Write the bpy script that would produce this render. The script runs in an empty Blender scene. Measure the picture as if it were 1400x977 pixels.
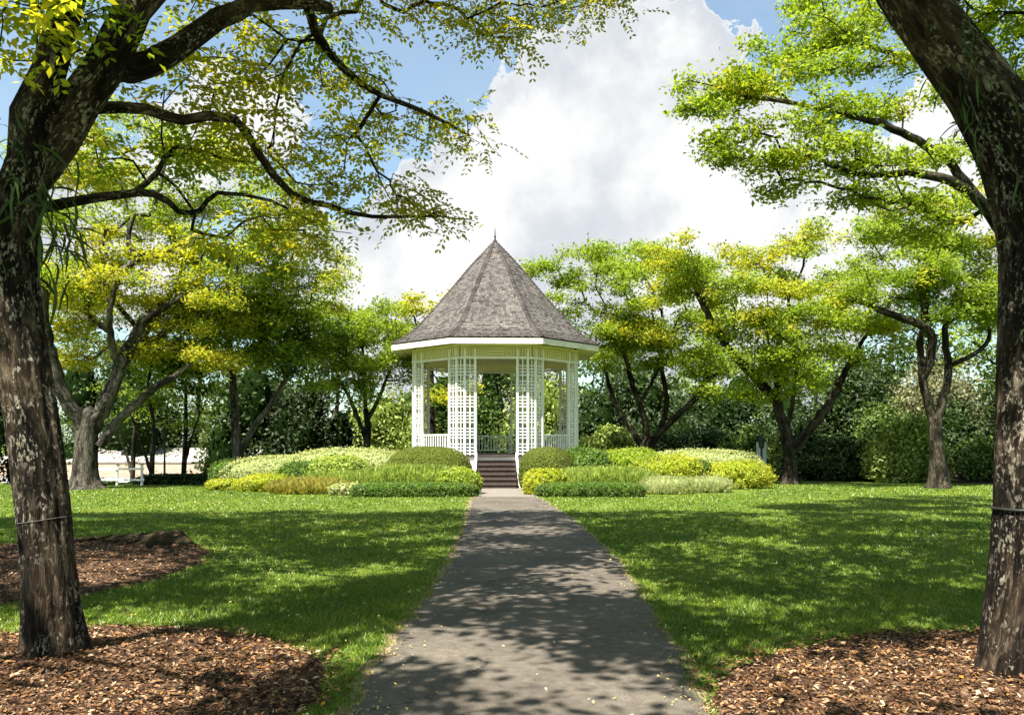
import bpy, bmesh, math, random
import numpy as np
from mathutils import Vector, Matrix

SC = bpy.context.scene
COL = SC.collection
rad = math.radians
R = np.random.default_rng(7)

# ------------------------------------------------------------------ camera
F = 1120.0            # focal length in photo pixels (photo 1400 wide)
CX, HY, EYE = 700.0, 604.0, 1.6
cam_d = bpy.data.cameras.new('camera')
cam_d.sensor_width = 36.0
cam_d.lens = F / 1400.0 * 36.0
cam_d.shift_y = (HY - 488.5) / 1400.0
cam_d.clip_end = 3000
cam_d.clip_start = 0.05
cam = bpy.data.objects.new('camera', cam_d)
cam.location = (0, 0, EYE)
cam.rotation_euler = (rad(90), 0, 0)
COL.objects.link(cam)
SC.camera = cam

# ------------------------------------------------------------------ light
SUN_AZ = 36.0         # degrees to the left of straight behind the camera
SUN_EL = 61.0
SKY_STRENGTH = 0.07
EXPOSURE = 1.7
sx, sy, sz = (-math.sin(rad(SUN_AZ)) * math.cos(rad(SUN_EL)), -math.cos(rad(SUN_AZ)) * math.cos(rad(SUN_EL)), math.sin(rad(SUN_EL)))
sun_d = bpy.data.lights.new('sun', 'SUN')
sun_d.energy = 5.0
sun_d.angle = rad(0.53)
sun_d.color = (1.0, 0.94, 0.82)
sun = bpy.data.objects.new('sun', sun_d)
sun.rotation_euler = Vector((sx, sy, sz)).to_track_quat('Z', 'Y').to_euler()
sun.location = (-12, -25, 50)
COL.objects.link(sun)

SC.view_settings.view_transform = 'Standard'
SC.view_settings.look = 'None'
SC.view_settings.gamma = 1.0
SC.view_settings.exposure = EXPOSURE
SC.view_settings.use_curve_mapping = False

world = bpy.data.worlds.new('World')
SC.world = world
world.use_nodes = True


class NT:
    """short node-tree writer"""
    def __init__(self, tree):
        self.t = tree
        tree.nodes.clear()

    def n(self, kind, **kw):
        nd = self.t.nodes.new(kind)
        for k, v in kw.items():
            if k.startswith('i_'):
                key = k[2:].replace('_', ' ')
                self.put(nd.inputs[key], v)
            elif k.startswith('p') and k[1:].isdigit():
                self.put(nd.inputs[int(k[1:])], v)
            else:
                setattr(nd, k, v)
        return nd

    def put(self, sock, v):
        if isinstance(v, bpy.types.NodeSocket):
            self.t.links.new(v, sock)
        elif isinstance(v, bpy.types.Node):
            self.t.links.new(v.outputs[0], sock)
        else:
            if hasattr(sock.default_value, '__len__') and not isinstance(v, str):
                v = tuple(v)
                if len(sock.default_value) == 4 and len(v) == 3:
                    v = v + (1.0,)
            sock.default_value = v

    def math(self, op, a, b=0.0, c=0.0, clamp=False):
        nd = self.n('ShaderNodeMath', operation=op, use_clamp=clamp)
        self.put(nd.inputs[0], a)
        self.put(nd.inputs[1], b)
        self.put(nd.inputs[2], c)
        return nd.outputs[0]

    def vmath(self, op, a, b=(0, 0, 0), scale=None):
        nd = self.n('ShaderNodeVectorMath', operation=op)
        self.put(nd.inputs[0], a)
        if op != 'SCALE':
            self.put(nd.inputs[1], b)
        if scale is not None:
            self.put(nd.inputs['Scale'], scale)
        return nd.outputs['Value'] if op in ('DISTANCE', 'LENGTH', 'DOT_PRODUCT') else nd.outputs[0]

    def noise(self, vec, scale, detail=4.0, rough=0.55, out='Fac', dist=0.0):
        nd = self.n('ShaderNodeTexNoise')
        self.put(nd.inputs['Vector'], vec)
        self.put(nd.inputs['Scale'], scale)
        self.put(nd.inputs['Detail'], detail)
        self.put(nd.inputs['Roughness'], rough)
        self.put(nd.inputs['Distortion'], dist)
        return nd.outputs[out]

    def ramp(self, fac, stops, interp='LINEAR'):
        nd = self.n('ShaderNodeValToRGB')
        cr = nd.color_ramp
        cr.interpolation = interp
        while len(cr.elements) < len(stops):
            cr.elements.new(0.5)
        for e, (p, c) in zip(cr.elements, stops):
            e.position = p
            e.color = (c, c, c, 1) if not hasattr(c, '__len__') else (tuple(c) + (1,) if len(c) == 3 else c)
        self.put(nd.inputs[0], fac)
        return nd.outputs[0]

    def mixc(self, fac, a, b, blend='MIX'):
        nd = self.n('ShaderNodeMix', data_type='RGBA', blend_type=blend)
        self.put(nd.inputs[0], fac)
        self.put(nd.inputs[6], a)
        self.put(nd.inputs[7], b)
        return nd.outputs[2]

    def smooth(self, v, lo, hi):
        nd = self.n('ShaderNodeMapRange', interpolation_type='SMOOTHSTEP')
        self.put(nd.inputs['Value'], v)
        self.put(nd.inputs['From Min'], lo)
        self.put(nd.inputs['From Max'], hi)
        return nd.outputs[0]


def pdir(px, py):
    v = Vector(((px - CX) / F, 1.0, (HY - py) / F))
    return v.normalized()


def build_sky():
    w = NT(world.node_tree)
    out = w.n('ShaderNodeOutputWorld')
    sky = w.n('ShaderNodeTexSky', sky_type='NISHITA')
    sky.sun_disc = False
    sky.sun_elevation = rad(SUN_EL)
    sky.sun_rotation = math.atan2(sx, sy)
    sky.air_density = 1.0
    sky.dust_density = 0.8
    sky.ozone_density = 0.35
    geo = w.n('ShaderNodeTexCoord')
    d = geo.outputs['Generated']
    # cumulus: clusters of soft round heaps, warped by noise, all over the dome
    n1 = w.noise(d, 5.0, 3.0, 0.5, 'Color')
    n2 = w.noise(d, 17.0, 6.0, 0.6, 'Color')
    o1 = w.vmath('SCALE', w.vmath('SUBTRACT', n1, (0.5, 0.5, 0.5)), scale=0.11)
    o2 = w.vmath('SCALE', w.vmath('SUBTRACT', n2, (0.5, 0.5, 0.5)), scale=0.10)
    q = w.vmath('ADD', w.vmath('ADD', d, o1), o2)
    heaps = [  # photo pixel, radius in radians
        (730, 165, .055), (785, 150, .07), (840, 118, .075), (895, 140, .085), (960, 95, .06), (985, 68, .038),
        (790, 215, .13), (870, 220, .16), (725, 285, .13), (620, 325, .10), (820, 320, .15), (560, 400, .10),
        (500, 420, .11), (1000, 300, .13), (930, 350, .15), (1120, 300, .09), (1190, 250, .05), (1060, 380, .15),
        (330, 165, .06), (240, 240, .07), (130, 330, .09), (1260, 190, .05), (1340, 280, .08), (400, 340, .06),
        (640, 430, .16)]
    m = None
    for px, py, r in heaps:
        c = pdir(px, py)
        dist = w.vmath('DISTANCE', q, tuple(c))
        v = w.math('MULTIPLY_ADD', dist, -1.0 / r, 1.0)
        m = v if m is None else w.math('MAXIMUM', m, v)
    # the same kind of cloud over the rest of the sky
    gen = w.noise(q, 2.6, 2.0, 0.5)
    sep = w.n('ShaderNodeSeparateXYZ')
    w.put(sep.inputs[0], d)
    side = w.math('SUBTRACT', 0.62, sep.outputs[1])          # begins beside / behind the heaps
    gen = w.math('MULTIPLY_ADD', gen, 2.6, -1.55)
    gen = w.math('MINIMUM', gen, w.math('MULTIPLY', side, 3.0))
    m = w.math('MAXIMUM', m, gen)
    n3 = w.noise(d, 42.0, 5.0, 0.6)
    m = w.math('ADD', m, w.math('MULTIPLY_ADD', n3, 0.35, -0.175))
    veil = w.math('MULTIPLY_ADD', w.noise(q, 3.4, 4.0, 0.6), 0.34, 0.0, clamp=True)     # thin high haze in the blue
    mask = w.math('MAXIMUM', w.smooth(m, 0.0, 0.075), veil)
    thick = w.smooth(m, 0.05, 0.75)
    body = w.noise(w.vmath('ADD', d, (3.1, 0.2, 0.7)), 7.0, 5.0, 0.55)
    lit = w.smooth(w.math('MULTIPLY_ADD', thick, 0.14, body), 0.43, 0.68)
    lit = w.math('MAXIMUM', lit, w.math('SUBTRACT', 1.0, w.smooth(m, 0.0, 0.15)))
    ccol = w.mixc(lit, (0.66, 0.70, 0.75), (0.95, 0.95, 0.945))
    bg1 = w.n('ShaderNodeBackground')
    w.put(bg1.inputs[0], w.mixc(1.0, sky.outputs[0], (0.88, 1.04, 1.0), 'MULTIPLY'))
    w.put(bg1.inputs[1], SKY_STRENGTH)
    bg2 = w.n('ShaderNodeBackground')
    w.put(bg2.inputs[0], ccol)
    w.put(bg2.inputs[1], 0.335)
    mix = w.n('ShaderNodeMixShader')
    w.put(mix.inputs[0], mask)
    w.t.links.new(bg1.outputs[0], mix.inputs[1])
    w.t.links.new(bg2.outputs[0], mix.inputs[2])
    w.t.links.new(mix.outputs[0], out.inputs['Surface'])


build_sky()

# ------------------------------------------------------------------ helpers


def P(px, py, D):
    """photo pixel at depth D -> world point"""
    return np.array(((px - CX) / F * D, D, EYE + (HY - py) / F * D))


def G(px, py):
    """photo pixel of a spot on the level lawn -> world point"""
    D = F * EYE / (py - HY)
    return np.array(((px - CX) / F * D, D, 0.0))


def make_mesh(name, verts, faces, smooth=False):
    """faces: (n,3) or (n,4) int array or list of lists"""
    me = bpy.data.meshes.new(name)
    verts = np.asarray(verts, dtype=np.float32)
    if isinstance(faces, np.ndarray):
        k = faces.shape[1]
        nf = len(faces)
        me.vertices.add(len(verts))
        me.vertices.foreach_set('co', verts.ravel())
        me.loops.add(nf * k)
        me.loops.foreach_set('vertex_index', faces.astype(np.int32).ravel())
        me.polygons.add(nf)
        me.polygons.foreach_set('loop_start', np.arange(0, nf * k, k, dtype=np.int32))
        if smooth:
            me.polygons.foreach_set('use_smooth', np.ones(nf, dtype=bool))
        me.update(calc_edges=True)
        me.validate()
    else:
        me.from_pydata([tuple(v) for v in verts], [], faces)
        if smooth:
            for p in me.polygons:
                p.use_smooth = True
        me.update()
    return me


def set_col(me, col, name='tint'):
    a = me.color_attributes.new(name, 'FLOAT_COLOR', 'POINT')
    c = np.ones((len(me.vertices), 4), dtype=np.float32)
    c[:, :3] = col
    a.data.foreach_set('color', c.ravel())


def set_vec(me, vec, name='bark'):
    a = me.attributes.new(name, 'FLOAT_VECTOR', 'POINT')
    a.data.foreach_set('vector', np.asarray(vec, dtype=np.float32).ravel())


def link(name, me, mat=None, parent=None, kind=None):
    o = bpy.data.objects.new(name, me)
    COL.objects.link(o)
    if mat is not None:
        if len(me.materials) == 0:
            me.materials.append(mat)
    if parent is not None:
        o.parent = parent
    if kind:
        o['kind'] = kind
    return o


def thing(name, label, cat, loc=(0, 0, 0), rotz=0.0, group=None):
    o = bpy.data.objects.new(name, None)
    o.empty_display_size = 0.2
    COL.objects.link(o)
    o.location = tuple(float(v) for v in loc)
    o.rotation_euler = (0, 0, rotz)
    tag(o, label, cat, group)
    return o


def tag(o, label, cat, group=None):
    o['label'] = label
    o['category'] = cat
    if group:
        o['group'] = group


BOXF = np.array([[0, 3, 2, 1], [4, 5, 6, 7], [0, 1, 5, 4], [1, 2, 6, 5], [2, 3, 7, 6], [3, 0, 4, 7]])


class MB:
    """collects boxes / bars / rings into one mesh"""
    def __init__(self):
        self.v, self.f = [], []

    def add(self, verts, faces):
        b = len(self.v)
        self.v += [tuple(x) for x in verts]
        self.f += [[b + i for i in f] for f in faces]

    def box(self, c, s, rz=0.0):
        cx, cy, cz = c
        hx, hy, hz = s[0] / 2, s[1] / 2, s[2] / 2
        pts = []
        for z in (-hz, hz):
            for x, y in ((-hx, -hy), (hx, -hy), (hx, hy), (-hx, hy)):
                pts.append((cx + x * math.cos(rz) - y * math.sin(rz), cy + x * math.sin(rz) + y * math.cos(rz), cz + z))
        self.add(pts, BOXF.tolist())

    def bar(self, a, b, w, h, up=(0, 0, 1)):
        a, b = Vector(a), Vector(b)
        d = (b - a).normalized()
        s = d.cross(Vector(up))
        if s.length < 1e-4:
            s = d.cross(Vector((1, 0, 0)))
        s.normalize()
        u = s.cross(d)
        pts = []
        for p in (a, b):
            for i, j in ((-1, -1), (1, -1), (1, 1), (-1, 1)):
                pts.append(p + s * (i * w / 2) + u * (j * h / 2))
        self.add(pts, [[0, 1, 2, 3], [7, 6, 5, 4], [0, 4, 5, 1], [1, 5, 6, 2], [2, 6, 7, 3], [3, 7, 4, 0]])

    def lathe(self, prof, n=12, c=(0, 0, 0)):
        vs, fs = [], []
        for r, z in prof:
            for k in range(n):
                a = 2 * math.pi * k / n
                vs.append((c[0] + r * math.cos(a), c[1] + r * math.sin(a), c[2] + z))
        for i in range(len(prof) - 1):
            for k in range(n):
                k2 = (k + 1) % n
                fs.append([i * n + k, i * n + k2, (i + 1) * n + k2, (i + 1) * n + k])
        fs.append(list(range(n))[::-1])
        fs.append([(len(prof) - 1) * n + k for k in range(n)])
        self.add(vs, fs)

    def mesh(self, name):
        return make_mesh(name, self.v, self.f)

    def obj(self, name, mat, parent=None, kind=None, bevel=0.0):
        o = link(name, self.mesh(name), mat, parent, kind)
        if bevel:
            m = o.modifiers.new('bevel', 'BEVEL')
            m.width = bevel
            m.segments = 2
            m.limit_method = 'ANGLE'
        return o


# ------------------------------------------------------------------ materials


def new_mat(name):
    m = bpy.data.materials.new(name)
    m.use_nodes = True
    return m, NT(m.node_tree)


def out_surface(w, shader):
    o = w.n('ShaderNodeOutputMaterial')
    w.t.links.new(shader.outputs[0], o.inputs['Surface'])


def principled(w, col, rough=0.8, bump=None, bstr=0.3, bdist=0.02, spec=0.3):
    p = w.n('ShaderNodeBsdfPrincipled')
    w.put(p.inputs['Base Color'], col)
    w.put(p.inputs['Roughness'], rough)
    w.put(p.inputs['Specular IOR Level'], spec)
    if bump is not None:
        b = w.n('ShaderNodeBump')
        w.put(b.inputs['Height'], bump)
        b.inputs['Strength'].default_value = bstr
        b.inputs['Distance'].default_value = bdist
        w.t.links.new(b.outputs[0], p.inputs['Normal'])
    out_surface(w, p)
    return p


def leaf_material(name, trans=0.45, gloss=0.06, rough=0.45):
    m, w = new_mat(name)
    at = w.n('ShaderNodeAttribute', attribute_name='tint')
    c = at.outputs['Color']
    di = w.n('ShaderNodeBsdfDiffuse')
    w.put(di.inputs[0], c)
    tr = w.n('ShaderNodeBsdfTranslucent')
    tc = w.mixc(1.0, c, (1.15, 1.1, 0.55), 'MULTIPLY')
    w.put(tr.inputs[0], tc)
    mx = w.n('ShaderNodeMixShader')
    mx.inputs[0].default_value = trans
    w.t.links.new(di.outputs[0], mx.inputs[1])
    w.t.links.new(tr.outputs[0], mx.inputs[2])
    gl = w.n('ShaderNodeBsdfGlossy')
    gl.inputs['Roughness'].default_value = rough
    gl.inputs['Color'].default_value = (1, 1, 1, 1)
    m2 = w.n('ShaderNodeMixShader')
    m2.inputs[0].default_value = gloss
    w.t.links.new(mx.outputs[0], m2.inputs[1])
    w.t.links.new(gl.outputs[0], m2.inputs[2])
    out_surface(w, m2)
    return m


def bark_material(name, dark, mid, pale, lichen=0.5, scale=1.0, pale_cut=0.5):
    m, w = new_mat(name)
    at = w.n('ShaderNodeAttribute', attribute_name='bark')
    v = at.outputs['Vector']
    ridge = w.noise(v, 22.0 * scale, 6.0, 0.65, dist=0.6)
    big = w.noise(v, 5.0 * scale, 4.0, 0.6)
    col = w.ramp(ridge, [(0.34, dark), (0.52, mid), (0.72, pale)])
    dk = w.ramp(big, [(0.44, 0.16), (0.58, 1.0)])
    col = w.mixc(1.0, col, dk, 'MULTIPLY')
    # lichen blotches
    g = w.n('ShaderNodeTexCoord').outputs['Object']
    st = w.vmath('MULTIPLY', v, (1.0, 1.0, 2.2))
    fine = w.noise(st, 48.0 * scale, 5.0, 0.62, dist=0.3)
    mid_n = w.noise(w.vmath('ADD', st, (3.7, 1.1, 5.2)), 9.0 * scale, 3.0, 0.55)
    sp = w.smooth(w.math('MULTIPLY_ADD', mid_n, 0.5, fine), 0.79, 0.85)
    sel = w.smooth(w.noise(g, 2.2, 3.0, 0.6), pale_cut - .08, pale_cut + 0.08)
    fac = w.math('MULTIPLY', w.math('MULTIPLY', sp, sel), lichen, clamp=True)
    lc = w.ramp(w.noise(g, 40.0, 3.0), [(0.3, (0.15, 0.13, 0.095)), (0.7, (0.36, 0.325, 0.255))])
    col = w.mixc(fac, col, lc)
    hgt = w.math('ADD', w.math('MULTIPLY', ridge, 1.0), w.math('MULTIPLY', fac, 0.15))
    principled(w, col, 0.92, hgt, 1.0, 0.05, 0.15)
    return m


def flat_mat(name, col, rough=0.6, var=0.12, scale=6.0, bump=0.0, spec=0.3):
    m, w = new_mat(name)
    g = w.n('ShaderNodeTexCoord').outputs['Object']
    nz = w.noise(g, scale, 5.0, 0.6)
    lo = tuple(c * (1 - var * 1.6) for c in col)
    hi = tuple(min(0.95, c * (1 + var)) for c in col)
    c = w.ramp(nz, [(0.3, lo), (0.7, hi)])
    principled(w, c, rough, w.noise(g, scale * 8, 4.0) if bump else None, bump, 0.01, spec)
    return m


M = {}
M['leaf'] = leaf_material('leaf', 0.55, 0.02, 0.6)
M['leaf_fine'] = leaf_material('leaf_fine', 0.52, 0.02, 0.5)
M['leaf_glossy'] = leaf_material('leaf_glossy', 0.28, 0.02, 0.6)
M['grass'] = leaf_material('grass_blade', 0.3, 0.03)
M['bark_near'] = bark_material('bark_near', (0.006, 0.0045, 0.003), (0.042, 0.028, 0.018), (0.22, 0.165, 0.11), 0.9, 1.0, 0.48)
M['bark_grey'] = bark_material('bark_grey', (0.028, 0.024, 0.019), (0.095, 0.082, 0.066), (0.20, 0.175, 0.145), 0.5, 0.8, 0.5)
M['bark_dark'] = bark_material('bark_dark', (0.011, 0.009, 0.006), (0.044, 0.037, 0.024), (0.125, 0.108, 0.076), 0.45, 0.8, 0.55)
M['white_paint'] = flat_mat('white_paint', (0.81, 0.80, 0.77), 0.6, 0.08, 2.2)
M['fascia_paint'] = flat_mat('fascia_paint', (0.70, 0.68, 0.55), 0.6, 0.1, 2.0)
M['cream_paint'] = flat_mat('cream_paint', (0.82, 0.78, 0.48), 0.6, 0.05, 3.0)
M['step_wood'] = flat_mat('step_wood', (0.058, 0.042, 0.036), 0.6, 0.25, 9.0, 0.3)
M['dark_metal'] = flat_mat('dark_metal', (0.02, 0.022, 0.02), 0.5, 0.2, 8.0)
M['grey_metal'] = flat_mat('grey_metal', (0.42, 0.45, 0.47), 0.5, 0.1, 4.0)

# ------------------------------------------------------------------ setting: ground, path, beds


def sstep(x, a, b):
    t = np.clip((np.asarray(x, dtype=float) - a) / (b - a), 0, 1)
    return t * t * (3 - 2 * t)


def gz(x, y):
    """ground height: level lawn, falling away behind it on the left"""
    return -1.9 * sstep(y, 30.5, 40.0) * sstep(-np.asarray(x, dtype=float), 6.0, 11.0) - 0.6 * sstep(y, 36.0, 48.0)


def wob(x, y, s=1.0):
    return (np.sin(x * 2.1 * s + 1.3) * np.cos(y * 1.7 * s + .4) + 0.6 * np.sin(x * 4.7 * s - y * 3.9 * s) + 0.4 * np.sin(x * 9.1 * s + y * 8.3 * s + 2)) / 2.0


PATH = [(-12, -1.10, 1.05), (4.0, -0.95, 1.12), (4.8, -0.945, 1.14), (5.95, -0.955, 1.24), (7.93, -0.87, 1.33), (11.13, -0.80, 1.43),
        (16.5, -0.90, 1.29), (22.1, -1.08, 0.89), (25.5, -1.12, 0.55), (28.3, -1.16, 0.30)]
PY = np.array([p[0] for p in PATH])
PL = np.array([p[1] for p in PATH])
PR = np.array([p[2] for p in PATH])


def path_l(y):
    return np.interp(y, PY, PL) + 0.022 * np.sin(np.asarray(y) * 5.3) + 0.016 * np.sin(np.asarray(y) * 13.7) + 0.012 * np.sin(np.asarray(y) * 31.1 + 1)


def path_r(y):
    return np.interp(y, PY, PR) + 0.024 * np.sin(np.asarray(y) * 4.1 + 1) + 0.016 * np.sin(np.asarray(y) * 11.3) + 0.012 * np.sin(np.asarray(y) * 27.7)


def bed_near_left(x, y):
    return 1 - np.hypot((x + 3.25) / 2.08, (y - 5.2) / 1.85) + 0.04 * wob(x, y, 1.4)


def bed_far_left(x, y):
    return 1 - (np.abs((x + 6.9) / 2.85) ** 2.6 + np.abs((y - 10.2) / 2.55) ** 2.6) ** (1 / 2.6) + 0.045 * wob(x, y, 1.2)


def bed_near_right(x, y):
    b = 1 - np.hypot((x - 3.95) / 2.9, (y - 4.6) / 2.3) + 0.035 * wob(x, y, 1.4)
    return np.minimum(b, (x - path_r(y) - 0.03) * 0.8)


BEDS = [bed_near_left, bed_far_left, bed_near_right]


def on_lawn(x, y, margin=0.0):
    ok = (x < path_l(y) - margin) | (x > path_r(y) + margin) | (y > 28.3)
    for b in BEDS:
        ok &= b(x, y) < 0.01
    return ok


def grid_mesh(name, xs, ys, zf):
    X, Y = np.meshgrid(xs, ys)
    Z = zf(X, Y)
    v = np.stack([X.ravel(), Y.ravel(), Z.ravel()], 1)
    nx, ny = len(xs), len(ys)
    i = np.arange((ny - 1) * (nx - 1))
    r, c = i // (nx - 1), i % (nx - 1)
    a = r * nx + c
    f = np.stack([a, a + 1, a + nx + 1, a + nx], 1)
    return v, f


def ground_material():
    m, w = new_mat('lawn_ground')
    g = w.n('ShaderNodeTexCoord').outputs['Object']
    a = w.noise(g, 0.55, 4.0, 0.6)
    b = w.noise(g, 9.0, 4.0, 0.65)
    c = w.noise(g, 70.0, 3.0, 0.6)
    col = w.ramp(a, [(0.32, (0.060, 0.115, 0.012)), (0.68, (0.125, 0.175, 0.020))])
    col = w.mixc(w.math('MULTIPLY', b, 0.55), col, (0.13, 0.165, 0.035))
    col = w.mixc(1.0, col, w.ramp(c, [(0.25, 0.55), (0.7, 1.15)]), 'MULTIPLY')
    principled(w, col, 0.95, c, 0.6, 0.03, 0.1)
    return m


def path_material():
    m, w = new_mat('asphalt')
    g = w.n('ShaderNodeTexCoord').outputs['Object']
    fine = w.noise(g, 160.0, 2.0, 0.7)
    mid = w.noise(g, 14.0, 5.0, 0.6)
    big = w.noise(g, 1.1, 4.0, 0.6)
    col = w.ramp(fine, [(0.28, (0.055, 0.046, 0.037)), (0.55, (0.112, 0.096, 0.079)), (0.8, (0.23, 0.20, 0.168))])
    col = w.mixc(1.0, col, w.ramp(mid, [(0.3, 0.72), (0.7, 1.18)]), 'MULTIPLY')
    col = w.mixc(1.0, col, w.ramp(big, [(0.3, 0.70), (0.7, 1.22)]), 'MULTIPLY')
    # path end before the steps, sunlight painted as a paler colour
    sep = w.n('ShaderNodeSeparateXYZ')
    w.put(sep.inputs[0], g)
    yy = w.math('ADD', sep.outputs[1], w.math('MULTIPLY', mid, 0.25))
    ap = w.smooth(yy, 23.6, 24.2)
    col = w.mixc(w.math('MULTIPLY', ap, 0.45), col, (0.26, 0.235, 0.21))
    # a few cracks
    vo = w.n('ShaderNodeTexVoronoi', feature='DISTANCE_TO_EDGE')
    w.put(vo.inputs['Vector'], w.vmath('ADD', g, w.vmath('SCALE', w.noise(g, 3.0, 5.0, 0.7, 'Color'), scale=0.5)))
    vo.inputs['Scale'].default_value = 0.32
    cr = w.smooth(vo.outputs['Distance'], 0.007, 0.002)
    cr = w.math('MULTIPLY', cr, w.smooth(w.noise(g, 0.8, 2.0), 0.45, 0.55))
    col = w.mixc(w.math('MULTIPLY', cr, 0.8), col, (0.02, 0.018, 0.016))
    principled(w, col, 0.88, fine, 0.5, 0.006, 0.25)
    return m


def mulch_material():
    m, w = new_mat('mulch_soil')
    g = w.n('ShaderNodeTexCoord').outputs['Object']
    vo = w.n('ShaderNodeTexVoronoi', feature='F1')
    w.put(vo.inputs['Vector'], w.vmath('MULTIPLY', g, (1, 0.7, 1)))
    vo.inputs['Scale'].default_value = 34.0
    c = w.ramp(w.n('ShaderNodeSeparateColor', i_Color=vo.outputs['Color']).outputs[0], [(0.0, (0.018, 0.011, 0.007)), (0.5, (0.075, 0.043, 0.026)), (1.0, (0.19, 0.12, 0.075))])
    c = w.mixc(1.0, c, w.ramp(w.noise(g, 2.5, 4.0), [(0.3, 0.6), (0.7, 1.1)]), 'MULTIPLY')
    principled(w, c, 0.95, vo.outputs['Distance'], 1.0, 0.03, 0.1)
    return m


M['lawn'] = ground_material()
M['asphalt'] = path_material()
M['mulch'] = mulch_material()
M['soil'] = flat_mat('dry_soil', (0.24, 0.18, 0.11), 0.95, 0.35, 14.0, 0.8, 0.1)


def axis(lo, mid_lo, mid_hi, hi, step, n):
    a = -np.geomspace(-(lo - mid_lo) + 1, 1, n)[:-1] + 1 + mid_lo
    b = np.geomspace(1, hi - mid_hi + 1, n)[1:] - 1 + mid_hi
    return np.concatenate([a, np.arange(mid_lo, mid_hi + 1e-6, step), b])


v, f = grid_mesh('ground', axis(-900, -40, 40, 900, 1.0, 14), axis(-300, -20, 60, 1600, 1.0, 14), gz)
ground = link('lawn_ground', make_mesh('lawn_ground', v, f, True), M['lawn'], kind='structure')

ys = np.arange(-12, 28.31, 0.05)
l, r = path_l(ys), path_r(ys)
cols = []
for t in np.linspace(0, 1, 7):
    xx = l + (r - l) * t
    cols.append(np.stack([xx, ys, np.full_like(ys, 0.008 + 0.012 * (1 - (2 * t - 1) ** 2))], 1))
V = np.stack(cols, 1).reshape(-1, 3)
n = len(ys)
i = np.arange((n - 1) * 6)
a = (i // 6) * 7 + i % 6
path = link('garden_path', make_mesh('garden_path', V, np.stack([a, a + 1, a + 8, a + 7], 1), True), M['asphalt'], kind='structure')

# worn soil strip between asphalt and grass
for nm, e, sgn in (('soil_edge', l, -1), ('soil_edge', r, 1)):
    wd = (0.075 if sgn < 0 else 0.045) + 0.04 * np.abs(np.sin(ys * 1.9) * np.sin(ys * .73 + sgn)) + (0.02 if sgn < 0 else 0)
    A = np.stack([e - sgn * 0.02, ys, np.full_like(ys, 0.004)], 1)
    B = np.stack([e + sgn * wd, ys, np.full_like(ys, 0.004)], 1)
    V = np.stack([A, B], 1).reshape(-1, 3)
    i = np.arange(n - 1) * 2
    q = np.stack([i, i + 1, i + 3, i + 2], 1) if sgn > 0 else np.stack([i + 1, i, i + 2, i + 3], 1)
    link(nm, make_mesh(nm, V, q), M['soil'], kind='structure')


def mound(x, y):
    """low heap of soil along the far lip of the far left bed"""
    h = 0.20 * np.exp(-((x + 5.1) / 0.75) ** 2 - ((y - 12.25) / 0.36) ** 2)
    h += 0.10 * np.exp(-((x + 6.2) / 0.9) ** 2 - ((y - 12.5) / 0.28) ** 2)
    h += 0.07 * np.exp(-((x + 4.22) / 0.2) ** 2 - ((y - 11.9) / 0.2) ** 2)
    return h * (1 + 0.10 * wob(x, y, 5.0))


def flare_hump(x, y):
    h = 0.12 * np.exp(-(((x + 3.22) / 0.55) ** 2 + ((y - 5.76) / 0.55) ** 2))
    h += 0.10 * np.exp(-(((x - 3.5) / 0.6) ** 2 + ((y - 5.4) / 0.6) ** 2))
    h += 0.06 * np.exp(-(((x + 2.6) / 0.28) ** 2 + ((y - 6.2) / 0.3) ** 2))
    return h


def bed_z(b):
    return lambda x, y: -0.03 + 0.065 * sstep(b(x, y), -0.01, 0.06) + (mound(x, y) + flare_hump(x, y)) * sstep(b(x, y), -0.06, 0.05) + 0.008 * wob(x, y, 6.0)


bed_objs = []
for nm, b, (x0, x1, y0, y1) in (('mulch_bed_near_left', bed_near_left, (-5.6, -1.0, 3.0, 7.3)),
                                ('mulch_bed_far_left', bed_far_left, (-10.2, -3.5, 7.2, 13.2)),
                                ('mulch_bed_near_right', bed_near_right, (0.8, 7.2, 2.0, 7.2))):
    v, f = grid_mesh(nm, np.arange(x0, x1, 0.05), np.arange(y0, y1, 0.05), bed_z(b))
    keep = (b(v[:, 0], v[:, 1]) > -0.04)[f].all(1)
    f = f[keep]
    used = np.unique(f)
    re = np.zeros(len(v), int)
    re[used] = np.arange(len(used))
    link(nm, make_mesh(nm, v[used], re[f], True), M['mulch'], kind='structure')


def quads_from(cent, ax, nrm, L, W, fold=0.0):
    """pointed leaf-like quads: base, side, tip, side"""
    ax = ax / np.linalg.norm(ax, axis=1, keepdims=True)
    s = np.cross(nrm, ax)
    s /= np.linalg.norm(s, axis=1, keepdims=True) + 1e-9
    n = np.cross(ax, s)
    L = np.asarray(L)[:, None]
    W = np.asarray(W)[:, None]
    b = cent - ax * L * .5
    t = cent + ax * L * .5 - n * L * fold
    m1 = cent + s * W * .5 + n * L * fold * .6 + ax * L * .06
    m2 = cent - s * W * .5 + n * L * fold * .6 + ax * L * .06
    V = np.stack([b, m1, t, m2], 1).reshape(-1, 3)
    k = np.arange(len(cent)) * 4
    return V, np.stack([k, k + 1, k + 2, k + 3], 1)


def rand_dirs(n, rng):
    d = rng.normal(size=(n, 3))
    return d / np.linalg.norm(d, axis=1, keepdims=True)


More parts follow.
